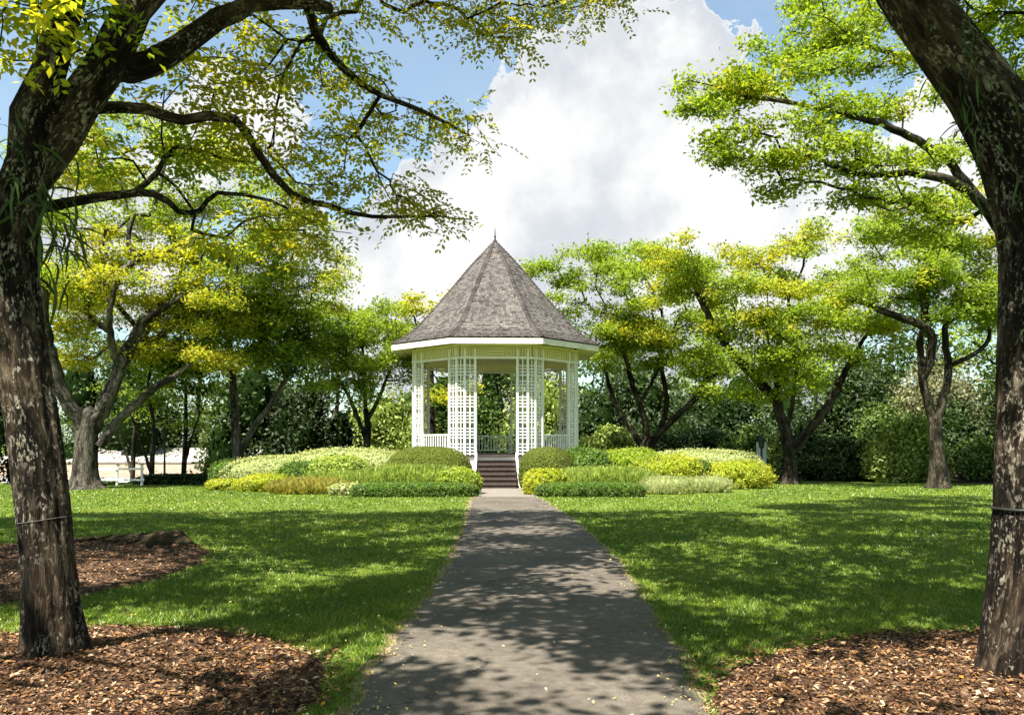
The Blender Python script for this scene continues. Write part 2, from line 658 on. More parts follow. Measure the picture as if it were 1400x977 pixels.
# mulch chips lying on the beds
M['chip'] = leaf_material('mulch_chip', 0.0, 0.02)
for nm, b, (x0, x1, y0, y1), dens, lab in (
        ('mulch_chips', bed_near_left, (-5.4, -1.0, 3.8, 7.2), 2700, 'brown bark chips and dead leaves around the leaning trunk'),
        ('mulch_chips', bed_far_left, (-9.9, -3.7, 7.5, 12.9), 800, 'reddish brown bark chips in the long bed with a soil heap'),
        ('mulch_chips', bed_near_right, (0.9, 6.5, 3.8, 7.1), 2700, 'tan bark chips around the trunk beside the path edge')):
    N = int((x1 - x0) * (y1 - y0) * dens)
    x = R.uniform(x0, x1, N)
    y = R.uniform(y0, y1, N)
    k = b(x, y) > -0.012 + R.normal(0, 0.05, N)
    x, y = x[k], y[k]
    z = np.maximum(bed_z(b)(x, y), .012) + R.uniform(0.002, 0.022, len(x))
    N = len(x)
    th = R.uniform(0, 6.283, N)
    ax = np.stack([np.cos(th), np.sin(th), R.normal(0, .28, N)], 1)
    nr = np.stack([R.normal(0, .35, N), R.normal(0, .35, N), np.ones(N)], 1)
    Lc = 0.011 + 0.055 * R.random(N) ** 2.6
    V, Fq = quads_from(np.stack([x, y, z], 1), ax, nr, Lc, Lc * R.uniform(.25, .55, N), 0.08)
    pal = np.array([(0.030, 0.015, 0.008), (0.10, 0.052, 0.025), (0.19, 0.108, 0.056), (0.28, 0.180, 0.108), (0.36, 0.27, 0.19), (0.26, 0.14, 0.025)])
    ci = R.choice(6, N, p=[.30, .27, .20, .13, .08, .02])
    me = make_mesh(nm, V, Fq)
    set_col(me, np.repeat(pal[ci] * R.uniform(.75, 1.4, (N, 1)) * np.array((1.08, 1.0, .92)), 4, 0))
    o = link(nm, me, M['chip'], kind='stuff')
    tag(o, lab, 'mulch')


# grass blades
def grass():
    vs, cs = [], []
    for d0, d1, N, wmul in ((4.2, 9.5, 210000, 1.05), (9.5, 17.0, 140000, 1.25), (17.0, 31.0, 105000, 1.45)):
        d = np.sqrt(R.uniform(d0 ** 2, d1 ** 2, N))
        x = R.uniform(-1, 1, N) * (0.66 * d + 1.2)
        y = d
        k = on_lawn(x, y, R.normal(0.0, 0.035, N) + 0.03 * (x < 0)) & ~((np.abs(x) > 1.6) & (y > 24.0) & (np.abs(x + .3) < 8) & (y > 24.4 + .02 * x * x))
        x, y = x[k], y[k]
        n = len(x)
        w = (0.0035 + 0.0010 * y) * wmul
        h = R.uniform(0.022, 0.052, n) * (1 + 0.25 * wob(x, y, .7))
        th = R.uniform(0, 6.283, n)
        lean = R.normal(0, 0.6, (n, 2)) * h[:, None]
        p = np.stack([x, y, gz(x, y) - 0.004], 1)
        sd = np.stack([np.cos(th) * w / 2, np.sin(th) * w / 2, np.zeros(n)], 1)
        tip = p + np.stack([lean[:, 0], lean[:, 1], h], 1)
        vs.append(np.stack([p - sd, p + sd, tip], 1).reshape(-1, 3))
        t = np.clip(0.5 + 0.35 * wob(x, y, .35) + 0.3 * wob(x + 3, y, 1.3) + R.normal(0, .28, n), 0, 1)[:, None]
        c = (1 - t) * np.array((0.052, 0.128, 0.006)) + t * np.array((0.195, 0.260, 0.020))
        dry = R.random(n) < 0.02 + .12 * np.clip(wob(x * .9 + 5, y, .8) - .25, 0, 1)
        c[dry] = np.array((0.26, 0.22, 0.09))
        cs.append(np.repeat(c * R.uniform(.75, 1.25, (n, 1)), 3, 0))
    V = np.concatenate(vs)
    me = make_mesh('grass', V, np.arange(len(V)).reshape(-1, 3))
    set_col(me, np.concatenate(cs))
    o = link('grass', me, M['grass'], kind='stuff')
    tag(o, 'short mown green grass of the lawn either side of the path', 'grass')


grass()


def fallen_leaves():
    for N, sel, lab, lo in ((650, 'path', 'small yellow fallen leaves scattered over the asphalt path', 4.2),
                            (1500, 'lawn', 'small pale yellow fallen leaves scattered over the lawn', 4.5)):
        d = lo + (24 - lo) * R.random(N * 4) ** 1.7
        x = R.uniform(-1, 1, N * 4) * (0.66 * d + .6)
        if sel == 'path':           # half of them drifted to the margins
            e = R.random(N * 4) < .45
            x = np.where(e, np.where(R.random(N * 4) < .5, path_l(d) + np.abs(R.normal(0, .16, N * 4)), path_r(d) - np.abs(R.normal(0, .16, N * 4))), x)
        inside = (x > path_l(d) - .05) & (x < path_r(d) + .05)
        k = inside if sel == 'path' else (~inside & on_lawn(x, d))
        x, d = x[k][:N], d[k][:N]
        n = len(x)
        th = R.uniform(0, 6.283, n)
        ax = np.stack([np.cos(th), np.sin(th), R.normal(0, .2, n)], 1)
        nr = np.stack([R.normal(0, .3, n), R.normal(0, .3, n), np.ones(n)], 1)
        z = (0.026 if sel == 'path' else 0.045) + R.uniform(0, .008, n)
        L = R.uniform(.015, .034, n)
        V, Fq = quads_from(np.stack([x, d, np.full(n, 0) + z], 1), ax, nr, L, L * R.uniform(.4, .6, n), .1)
        pal = np.array([(0.50, 0.40, 0.10), (0.42, 0.30, 0.10), (0.55, 0.50, 0.24), (0.22, 0.14, 0.06)])
        me = make_mesh('fallen_leaves', V, Fq)
        set_col(me, np.repeat(pal[R.choice(4, n, p=[.45, .2, .25, .1])] * R.uniform(.8, 1.2, (n, 1)), 4, 0))
        tag(link('fallen_leaves', me, M['chip'], kind='stuff'), lab, 'leaves')


fallen_leaves()


# leaf litter under the shrubs, coloured dark to stand for their shade
def litter_y(x):
    return 33.2 + 1.2 * np.sin(x * .21) + .35 * np.sin(x * 1.3) - 2.0 * sstep(np.abs(x), 12, 24)


xs = np.arange(-48, 48.1, .5)
rows = []
for t in np.linspace(0, 1, 40) ** 1.5:
    yy = litter_y(xs) + t * (80 - litter_y(xs))
    rows.append(np.stack([xs, yy, gz(xs, yy) + .02], 1))
V = np.stack(rows).reshape(-1, 3)
nx = len(xs)
i = np.arange(39 * (nx - 1))
a = (i // (nx - 1)) * nx + i % (nx - 1)
M['litter'] = flat_mat('leaf_litter', (0.045, 0.034, 0.020), .95, .5, 3.0, .8, .1)
link('woodland_floor', make_mesh('woodland_floor', V, np.stack([a, a + 1, a + nx + 1, a + nx], 1), True), M['litter'], kind='structure')


# mossy soil heap on the far bed lip, shade painted into its dark colour
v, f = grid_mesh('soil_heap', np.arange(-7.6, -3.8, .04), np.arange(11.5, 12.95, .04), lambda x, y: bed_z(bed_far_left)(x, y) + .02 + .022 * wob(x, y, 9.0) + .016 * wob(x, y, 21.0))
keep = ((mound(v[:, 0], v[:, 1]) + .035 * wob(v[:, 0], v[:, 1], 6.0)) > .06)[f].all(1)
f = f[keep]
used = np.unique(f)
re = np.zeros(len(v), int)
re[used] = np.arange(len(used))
M['shaded_moss_soil'] = flat_mat('shaded_moss_soil', (0.030, 0.024, 0.012), .95, .6, 9.0, 1.0, .1)
tag(link('soil_heap', make_mesh('soil_heap', v[used], re[f], True), M['shaded_moss_soil']), 'mossy heap of soil with painted dark shade along the far lip of the mulch bed', 'soil heap')

# ------------------------------------------------------------------ bandstand
BX, BY, BROT = -0.68, 32.9, rad(2.0)
FLOOR = 1.12
S_COL = 2.63
AP_COL = S_COL * (1 + math.sqrt(2)) / 2
LINTEL = 4.62
ROOF = [(0.02, 9.66), (0.5, 9.10), (1.02, 8.50), (1.81, 7.47), (2.37, 6.78), (2.93, 6.10), (3.30, 5.74), (3.62, 5.50), (3.96, 5.31)]
T22 = math.tan(rad(22.5))


def shingle_material():
    m, w = new_mat('weathered_shingle')
    at = w.n('ShaderNodeAttribute', attribute_name='tint')
    g = w.n('ShaderNodeTexCoord').outputs['Object']
    nz = w.noise(w.vmath('MULTIPLY', g, (1, 1, 0.35)), 30.0, 4.0, 0.6)
    big = w.noise(g, 1.6, 4.0, 0.6)
    c = w.mixc(1.0, at.outputs['Color'], w.ramp(nz, [(0.3, 0.7), (0.7, 1.2)]), 'MULTIPLY')
    c = w.mixc(1.0, c, w.ramp(big, [(0.3, 0.72), (0.65, 1.1)]), 'MULTIPLY')
    principled(w, c, 0.9, nz, 0.5, 0.01, 0.15)
    return m


M['shingle'] = shingle_material()


def face_frame(k):
    """octagon face k (0 faces the camera side, -Y): outward normal and along vector"""
    a = rad(-90 + 45 * k)
    n = Vector((math.cos(a), math.sin(a), 0))
    return n, Vector((-math.sin(a), math.cos(a), 0))


def build_bandstand():
    root = thing('bandstand', 'white octagonal bandstand with lattice columns and steep grey shingled roof', 'bandstand', (BX, BY, 0), BROT)
    # --- plinth and floor
    m = MB()
    ring = []
    for ap in (AP_COL + 0.10,):
        rr = ap / math.cos(rad(22.5))
        for k in range(8):
            a = rad(-90 + 22.5 + 45 * k)
            ring.append((rr * math.cos(a), rr * math.sin(a)))
    vs = [(x, y, -0.05) for x, y in ring] + [(x, y, FLOOR - 0.06) for x, y in ring]
    m.add(vs, [[k, (k + 1) % 8, 8 + (k + 1) % 8, 8 + k] for k in range(8)] + [list(range(8, 16))])
    m.obj('plinth', M['white_paint'], root)
    m = MB()
    vs = [(x * 1.02, y * 1.02, FLOOR - 0.058) for x, y in ring] + [(x * 1.02, y * 1.02, FLOOR) for x, y in ring]
    m.add(vs, [[k, (k + 1) % 8, 8 + (k + 1) % 8, 8 + k] for k in range(8)] + [list(range(8, 16)), list(range(8))[::-1]])
    m.obj('floor', M['step_wood'], root)

    # --- columns: four posts, three lattice bays at each corner
    a_, b_ = 0.17, 0.55
    PW = 0.085
    post_me = {}
    corners = []
    for k in range(8):
        n0, t0 = face_frame(k)
        n1, t1 = face_frame(k + 1)
        vtx = n0 * AP_COL + t0 * (S_COL / 2)
        pts = [vtx - t0 * b_, vtx - t0 * a_, vtx + t1 * a_, vtx + t1 * b_]
        corners.append((k, vtx, pts, (n0, n1)))
    pm = MB()
    pm.box((0, 0, (FLOOR + 5.0) / 2), (PW, PW, 5.0 - FLOOR))
    pme = pm.mesh('post')
    slat_h = {}
    for k, vtx, pts, (n0, n1) in corners:
        front = k in (0, 7, 6, 1)
        col = bpy.data.objects.new('lattice_column', None)
        COL.objects.link(col)
        col.parent = root
        ang = [math.atan2(n0.y, n0.x), math.atan2(n0.y, n0.x), math.atan2(n1.y, n1.x), math.atan2(n1.y, n1.x)]
        for p, an in zip(pts, ang):
            o = link('post', pme, M['white_paint'], col)
            o.location = (p.x, p.y, 0)
            o.rotation_euler = (0, 0, an)
        joined = MB()
        for (p, q) in zip(pts[:-1], pts[1:]):
            L = (q - p).length - PW
            mid = (p + q) / 2
            ang_b = math.atan2((q - p).y, (q - p).x)
            zs = []
            z = FLOOR + 0.06
            c = 0
            while z < LINTEL - 0.02:
                zs.append(z)
                c += 1
                z += 0.225 if c % 4 == 0 else 0.115
            if front:
                key = round(L, 3)
                if key not in slat_h:
                    mh = MB()
                    mh.box((0, 0, 0), (L + 0.004, 0.022, 0.036))
                    mv = MB()
                    mv.box((0, 0, 0), (0.036, 0.018, LINTEL - FLOOR))
                    slat_h[key] = (mh.mesh('slat'), mv.mesh('upright_slat'))
                for z in zs:
                    o = link('slat', slat_h[key][0], M['white_paint'], col)
                    o.location = (mid.x, mid.y, z)
                    o.rotation_euler = (0, 0, ang_b)
                o = link('upright_slat', slat_h[key][1], M['white_paint'], col)
                o.location = (mid.x, mid.y, (FLOOR + LINTEL) / 2)
                o.rotation_euler = (0, 0, ang_b)
            else:
                for z in zs:
                    joined.box((mid.x, mid.y, z), (L + .004, 0.022, 0.036), ang_b)
                joined.box((mid.x, mid.y, (FLOOR + LINTEL) / 2), (0.036, 0.018, LINTEL - FLOOR), ang_b)
        if not front:
            joined.obj('lattice_slats', M['white_paint'], col, 'stuff')

    # --- lintels, frieze, railings on each face
    open_l = S_COL - 2 * b_ - PW
    for k in range(8):
        n, t = face_frame(k)
        an = math.atan2(t.y, t.x)
        c = n * AP_COL
        m = MB()
        m.box((c.x, c.y, LINTEL + 0.04), (S_COL + 0.03, 0.10, 0.085), an)
        m.obj('lintel', M['white_paint'], root)
        m = MB()
        m.box((c.x - n.x * .12, c.y - n.y * .12, LINTEL + 0.37), (S_COL - 0.14, 0.03, 0.56), an)
        m.obj('frieze_board', M['cream_paint'], root)
        fz = MB()
        x = -S_COL / 2 + 0.06
        while x < S_COL / 2 - 0.03:
            mid_fret = abs(x) < 0.22
            if not mid_fret:
                p = c + t * x + n * 0.015
                fz.box((p.x, p.y, LINTEL + 0.27), (0.04, 0.03, 0.36), an)
            x += 0.10
        for zz in (0.16, 0.27, 0.38):
            p = c + n * 0.015
            fz.box((p.x, p.y, LINTEL + zz), (0.46, 0.03, 0.04), an)
        p = c + n * 0.012
        fz.box((p.x, p.y, LINTEL + 0.49), (S_COL - 0.02, 0.045, 0.06), an)
        fz.obj('fretwork', M['cream_paint'], root)
        if k != 0:
            rail = bpy.data.objects.new('railing', None)
            COL.objects.link(rail)
            rail.parent = root
            m = MB()
            m.box((c.x, c.y, FLOOR + 0.74), (open_l, 0.07, 0.06), an)
            m.obj('top_rail', M['white_paint'], rail)
            m = MB()
            m.box((c.x, c.y, FLOOR + 0.12), (open_l, 0.05, 0.05), an)
            m.obj('bottom_rail', M['white_paint'], rail)
            m = MB()
            m.box((0, 0, 0), (0.04, 0.03, 0.565))
            bme = m.mesh('baluster')
            nb = 11
            for i in range(nb):
                x = -open_l / 2 + open_l * (i + 0.5) / nb
                p = c + t * x
                o = link('baluster', bme, M['white_paint'], rail)
                o.location = (p.x, p.y, FLOOR + 0.4275)
                o.rotation_euler = (0, 0, an)

    # --- ceiling, soffit, fascia
    def octa(ap, z):
        rr = ap / math.cos(rad(22.5))
        return [(rr * math.cos(rad(-67.5 + 45 * k)), rr * math.sin(rad(-67.5 + 45 * k)), z) for k in range(8)]
    m = MB()
    m.add(octa(AP_COL - 0.1, 5.02) + octa(AP_COL - 0.1, 5.06), [list(range(8))[::-1], list(range(8, 16))] + [[k, (k + 1) % 8, 8 + (k + 1) % 8, 8 + k] for k in range(8)])
    m.obj('ceiling', M['cream_paint'], root)
    m = MB()
    m.add(octa(AP_COL + 0.02, 5.22) + octa(3.90, 5.10) + octa(AP_COL + 0.02, 5.25) + octa(3.90, 5.13),
          [[k, 8 + k, 8 + (k + 1) % 8, (k + 1) % 8] for k in range(8)] + [[16 + k, 16 + (k + 1) % 8, 24 + (k + 1) % 8, 24 + k] for k in range(8)])
    m.obj('soffit', M['cream_paint'], root)
    for k in range(8):
        n, t = face_frame(k)
        an = math.atan2(t.y, t.x)
        c = n * 3.93
        m = MB()
        m.box((c.x, c.y, 5.175), (2 * 3.95 * T22, 0.05, 0.20), an)
        m.obj('fascia', M['fascia_paint'], root)

    # --- roof slopes with shingles
    prof = np.array(ROOF)
    seg = np.hypot(np.diff(prof[:, 0]), np.diff(prof[:, 1]))
    S = np.concatenate([[0], np.cumsum(seg)])
    tot = S[-1]

    def at_s(s):
        return np.interp(s, S, prof[:, 0]), np.interp(s, S, prof[:, 1])
    rng = np.random.default_rng(11)
    EXP = 0.115
    nrow = int(tot / EXP)
    for k in range(8):
        n, t = face_frame(k)
        n3, t3 = np.array(n), np.array(t)
        m = MB()
        vs = []
        for ap, z in ROOF:
            for s in (-1, 1):
                p = n3 * (ap - 0.03) + t3 * (s * (ap - .03) * T22) + np.array((0, 0, z - 0.05))
                vs.append(p)
        m.add(vs, [[2 * i, 2 * i + 2, 2 * i + 3, 2 * i + 1] for i in range(len(ROOF) - 1)])
        slope = m.obj('roof_slope', M['step_wood'], root)
        VV, FF, CC = [], [], []
        for rrow in range(nrow + 1):
            s1 = tot - rrow * EXP                      # lower edge
            s0 = max(0.02, s1 - EXP * 1.55)            # upper edge tucked under the next row
            if s1 < 0.12:
                break
            a1, z1 = at_s(s1)
            a0, z0 = at_s(s0)
            d = np.array((a1 - a0, z1 - z0))
            d /= np.hypot(*d)
            nn = np.array((-d[1], d[0]))
            nn = nn if nn[1] > 0 else -nn
            w1, w0 = a1 * T22, a0 * T22
            x = -w1 + rng.uniform(-.1, 0)
            while x < w1:
                wd = rng.uniform(0.075, 0.135)
                xa, xb = max(x, -w1), min(x + wd - 0.008, w1)
                x += wd
                if xb - xa < 0.02:
                    continue
                lift = 0.018 + rng.uniform(0, 0.014)
                ext = rng.uniform(-0.012, 0.012) if rrow else 0.0
                la, lz = a1 + d[0] * ext + nn[0] * lift, z1 + d[1] * ext + nn[1] * lift
                ha, hz = a0 + nn[0] * 0.004, z0 + nn[1] * 0.004
                ta, tb = np.clip(xa, -w0, w0), np.clip(xb, -w0, w0)
                th = 0.016

                def pt(ap, xx, z):
                    return n3 * ap + t3 * xx + np.array((0, 0, z))
                b = len(VV)
                VV += [pt(ha, ta, hz), pt(ha, tb, hz), pt(la, xb, lz), pt(la, xa, lz), pt(la - nn[0] * th, xb, lz - nn[1] * th), pt(la - nn[0] * th, xa, lz - nn[1] * th)]
                FF += [[b, b + 3, b + 2, b + 1], [b + 3, b + 5, b + 4, b + 2]]
                if tb - ta < 0.001:
                    FF[-2] = [b, b + 3, b + 2]
                q = rng.random()
                base = np.array((0.122, 0.112, 0.106)) * rng.uniform(0.62, 1.25)
                if q < 0.09:
                    base = np.array((0.070, 0.061, 0.058)) * rng.uniform(.7, 1.2)
                elif q > 0.9:
                    base = np.array((0.155, 0.138, 0.124))
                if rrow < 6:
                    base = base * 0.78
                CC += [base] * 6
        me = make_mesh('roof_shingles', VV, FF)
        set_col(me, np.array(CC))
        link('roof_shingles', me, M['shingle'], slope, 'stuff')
        # hip caps along the edge between this slope and the next
        n1, t1 = face_frame(k + 1)
        hip_dir = (n + n1).normalized()
        VV, FF, CC = [], [], []
        s = 0.1
        side = np.array(Vector((-hip_dir.y, hip_dir.x, 0)))
        hd = np.array(hip_dir)
        while s < tot - 0.02:
            a0, z0 = at_s(s)
            a1, z1 = at_s(min(tot, s + 0.19))
            r0, r1 = a0 / math.cos(rad(22.5)), a1 / math.cos(rad(22.5))
            b = len(VV)
            w = min(0.095, 0.02 + s * 0.1)
            up0, up1 = 0.035, 0.075
            for rr, z, up in ((r0, z0, up0), (r1, z1, up1)):
                c = hd * rr + np.array((0, 0, z + up))
                VV += [c - side * w - np.array((0, 0, w * .42)) + hd * -.01, c, c + side * w - np.array((0, 0, w * .42)) + hd * -.01]
            VV += [VV[-3] - np.array((0, 0, .03)), VV[-2] - np.array((0, 0, .03)), VV[-1] - np.array((0, 0, .03))]
            FF += [[b, b + 3, b + 4, b + 1], [b + 1, b + 4, b + 5, b + 2], [b + 3, b + 6, b + 7, b + 4], [b + 4, b + 7, b + 8, b + 5]]
            CC += [np.array((0.070, 0.060, 0.056)) * rng.uniform(.6, 1.25)] * 9
            s += 0.135
        me = make_mesh('hip_cap', VV, FF)
        set_col(me, np.array(CC))
        link('hip_cap', me, M['shingle'], root, 'stuff')
    m = MB()
    m.lathe([(0.10, 9.52), (0.085, 9.66), (0.035, 9.72), (0.03, 9.80), (0.045, 9.84), (0.022, 9.9), (0.012, 10.1), (0.003, 10.22)], 10)
    m.obj('finial', M['dark_metal'], root)

    # --- stairs
    n, t = face_frame(0)
    y0 = -AP_COL - 0.11
    NR = 7
    rise = FLOOR / NR
    run = 0.265
    SW = 1.36
    for i in range(NR - 1):
        top = FLOOR - rise * (i + 1)
        yc = y0 - run * i
        st = bpy.data.objects.new('step', None)
        COL.objects.link(st)
        st.parent = root
        m = MB()
        m.box((0, yc - run / 2 - 0.012, top - 0.02), (SW, run + 0.03, 0.04))
        m.obj('tread', M['step_wood'], st, bevel=0.006)
        m = MB()
        m.box((0, yc - run + 0.012, (top - 0.04) / 2 if i == NR - 2 else top - 0.04 - (rise - 0.04) / 2), (SW - 0.01, 0.02, (top - 0.04) if i == NR - 2 else rise - 0.04))
        m.obj('riser', M['step_wood'], st)
    # curved white side walls (stringers)
    for sgn in (-1, 1):
        m = MB()
        N = 14
        vs = []
        for i in range(N + 1):
            u = i / N
            y = y0 - u * (run * (NR - 1) + 0.12)
            xo = sgn * (SW / 2 + 0.02 + 0.16 * u ** 2.2)
            top = FLOOR + 0.10 - (FLOOR - 0.10) * (u ** 0.9) + 0.10 * math.sin(math.pi * u) * (-1)
            for dx in (0, sgn * 0.07):
                vs.append((xo + dx, y, -0.02))
                vs.append((xo + dx, y, max(0.16, top)))
        fs = []
        for i in range(N):
            a, b = 4 * i, 4 * i + 4
            fs += [[a, a + 1, b + 1, b], [a + 2, b + 2, b + 3, a + 3], [a + 1, a + 3, b + 3, b + 1], [a, b, b + 2, a + 2]]
        fs += [[0, 2, 3, 1], [4 * N, 4 * N + 1, 4 * N + 3, 4 * N + 2]]
        m.add(vs, fs)
        m.obj('stringer', M['white_paint'], root)
    return root


build_bandstand()

# ------------------------------------------------------------------ trees


def catmull(pts, step):
    """smooth polyline; pts (n,k) with radius as last column"""
    pts = np.asarray(pts, dtype=float)
    if len(pts) < 2:
        return pts
    ext = np.vstack([2 * pts[0] - pts[1], pts, 2 * pts[-1] - pts[-2]])
    out = []
    for i in range(1, len(ext) - 2):
        p0, p1, p2, p3 = ext[i - 1], ext[i], ext[i + 1], ext[i + 2]
        L = np.linalg.norm(p2[:3] - p1[:3])
        k = max(2, int(L / step))
        for j in range(k):
            t = j / k
            q = 0.5 * ((2 * p1) + (-p0 + p2) * t + (2 * p0 - 5 * p1 + 4 * p2 - p3) * t * t + (-p0 + 3 * p1 - 3 * p2 + p3) * t ** 3)
            q[3] = p1[3] * (1 - t) + p2[3] * t
            out.append(q)
    out.append(pts[-1])
    return np.array(out)


class Tubes:
    def __init__(self):
        self.v, self.f, self.b = [], [], []
        self.n = 0

    def tube(self, P3, rr, sides, rough=0.0, flare=0.0, rng=None):
        P3 = np.asarray(P3, dtype=float)
        m = len(P3)
        if m < 2:
            return
        T = np.gradient(P3, axis=0)
        T /= np.linalg.norm(T, axis=1, keepdims=True) + 1e-9
        ref = np.array((1.0, 0, 0)) if abs(T[0][0]) < .9 else np.array((0, 1.0, 0))
        U = np.zeros_like(P3)
        u = ref - T[0] * ref.dot(T[0])
        for i in range(m):
            u = u - T[i] * u.dot(T[i])
            u /= np.linalg.norm(u) + 1e-9
            U[i] = u
        W = np.cross(T, U)
        th = np.arange(sides) / sides * 2 * np.pi
        s = np.concatenate([[0], np.cumsum(np.linalg.norm(np.diff(P3, axis=0), axis=1))])
        rad_ = np.asarray(rr)[:, None] * np.ones((1, sides))
        if rough:
            TH, SS = np.meshgrid(th, s)
            ph = 0 if rng is None else rng.uniform(0, 6)
            nz = np.sin(3 * TH + SS * 1.3 + ph) * .5 + np.sin(5 * TH - SS * 2.3 + 2 * ph) * .35 + np.sin(9 * TH + 3 * np.sin(SS * 1.7 + ph)) * .3 + np.sin(17 * TH + 2 * np.sin(SS * 2.9)) * .26 + np.sin(2 * TH + SS * 4.1) * .3 + np.sin(29 * TH + 3 * np.sin(SS * 5.1) + np.sin(SS * 13)) * .24
            rad_ = rad_ * (1 + rough * nz)
        if flare:
            TH, SS = np.meshgrid(th, s)
            fl = np.exp(-SS / 0.20) * flare * (1 + 0.45 * np.sin(4 * TH + 1) + .3 * np.sin(7 * TH))
            rad_ = rad_ * (1 + fl)
        ring = P3[:, None, :] + U[:, None, :] * (np.cos(th)[None, :, None] * rad_[:, :, None]) + W[:, None, :] * (np.sin(th)[None, :, None] * rad_[:, :, None])
        self.v.append(ring.reshape(-1, 3))
        bk = np.stack([np.cos(th)[None] * rad_, np.sin(th)[None] * rad_, np.repeat((s * 0.22)[:, None], sides, 1) + (0 if rng is None else rng.uniform(0, 9))], 2)
        self.b.append(bk.reshape(-1, 3))
        i = np.arange((m - 1) * sides)
        r, c = i // sides, i % sides
        a = self.n + r * sides + c
        b = self.n + r * sides + (c + 1) % sides
        self.f.append(np.stack([a, b, b + sides, a + sides], 1))
        self.n += m * sides
        # closed tip
        self.v.append(P3[-1:] + T[-1:] * rr[-1])
        self.b.append(np.zeros((1, 3)))
        base = self.n - sides
        k = np.arange(sides)
        self.f.append(np.stack([base + k, base + (k + 1) % sides, np.full(sides, self.n), np.full(sides, self.n)], 1))
        self.n += 1

    def mesh(self, name):
        V = np.concatenate(self.v)
        Fq = np.concatenate(self.f)
        tri = Fq[:, 2] == Fq[:, 3]
        faces = [list(q) for q in Fq[~tri].tolist()] + [q[:3] for q in Fq[tri].tolist()]
        # fast path: build with loops of mixed size
        me = bpy.data.meshes.new(name)
        me.vertices.add(len(V))
        me.vertices.foreach_set('co', V.astype(np.float32).ravel())
        q, t = Fq[~tri], Fq[tri][:, :3]
        loops = np.concatenate([q.ravel(), t.ravel()]).astype(np.int32)
        me.loops.add(len(loops))
        me.loops.foreach_set('vertex_index', loops)
        me.polygons.add(len(q) + len(t))
        st = np.concatenate([np.arange(len(q)) * 4, len(q) * 4 + np.arange(len(t)) * 3]).astype(np.int32)
        me.polygons.foreach_set('loop_start', st)
        me.polygons.foreach_set('use_smooth', np.ones(len(st), dtype=bool))
        me.update(calc_edges=True)
        set_vec(me, np.concatenate(self.b))
        return me


def grow(seed, seed_len, A, bf, step, jit, rng):
    """join attractor points A to the skeleton so that path length and wood stay short"""
    pos = [np.array(p) for p in seed]
    plen = list(seed_len)
    par = [-1] * len(seed)
    S = np.array(seed)
    SL = np.array(seed_len)
    dm = np.linalg.norm(A[:, None] - S[None], axis=2) + bf * SL[None]
    bj = dm.argmin(1)
    bc = dm[np.arange(len(A)), bj]
    alive = np.ones(len(A), bool)
    tips = []
    for _ in range(len(A)):
        c = np.where(alive, bc, 1e9)
        i = int(c.argmin())
        alive[i] = False
        j = int(bj[i])
        a, b = pos[j], A[i]
        d = np.linalg.norm(b - a)
        k = max(1, int(d / step))
        prev = j
        off = rng.normal(0, 1, 3)
        new = []
        for q in range(1, k + 1):
            t = q / k
            p = a + (b - a) * t
            if q < k:
                p = p + off * jit * d * math.sin(math.pi * t) * .6 + rng.normal(0, jit * step * .8, 3)
                p[2] += 0.10 * d * math.sin(math.pi * t)
            pos.append(p)
            plen.append(plen[prev] + np.linalg.norm(p - pos[prev]))
            par.append(prev)
            prev = len(pos) - 1
            new.append(prev)
        tips.append(prev)
        Nn = np.array([pos[q] for q in new])
        nl = np.array([plen[q] for q in new])
        dd = np.linalg.norm(A[:, None] - Nn[None], axis=2) + bf * nl[None]
        jj = dd.argmin(1)
        cc = dd[np.arange(len(A)), jj]
        upd = cc < bc
        bc[upd] = cc[upd]
        bj[upd] = np.array(new)[jj[upd]]
    return np.array(pos), np.array(par), tips


YEL, LIM, GRN, DRK, OLV = np.array((0.50, 0.45, 0.03)), np.array((0.33, 0.41, 0.024)), np.array((0.18, 0.29, 0.022)), np.array((0.030, 0.066, 0.011)), np.array((0.42, 0.37, 0.05))


def palette(name, n, rng):
    """leaf colours of one clump"""
    sets = {'yellow': (YEL, LIM), 'lime': (LIM, GRN), 'green': (GRN, LIM * .75 + GRN * .25), 'deep': (DRK, DRK * .5 + GRN * .5), 'olive': (OLV, LIM), 'gold': (YEL * .85 + LIM * .15, LIM), 'mix': (LIM, YEL)}
    a, b = sets[name]
    t = np.clip(rng.normal(rng.uniform(.25, .6), .28, n), 0, 1)[:, None]
    return ((1 - t) * a + t * b) * rng.uniform(.72, 1.22, (n, 1))


def scatter_leaves(centres, cols, per, sig, L, rng, up=.7, aspect=.5):
    """leafy tufts round twig points"""
    n = len(centres)
    c = np.repeat(centres, per, 0)
    off = rng.normal(0, 1, (n * per, 3)) * np.array(sig)
    pos = c + off
    ax = rng.normal(0, 1, (n * per, 3)) * np.array((1, 1, .6))
    nr = rng.normal(0, .75, (n * per, 3)) + np.array((0, 0, up))
    ln = (.5 + 1.1 * rng.random(n * per) ** 1.5) * L
    V, Fq = quads_from(pos, ax, nr, ln, ln * aspect * rng.uniform(.8, 1.2, n * per), .10)
    return V, Fq, cols


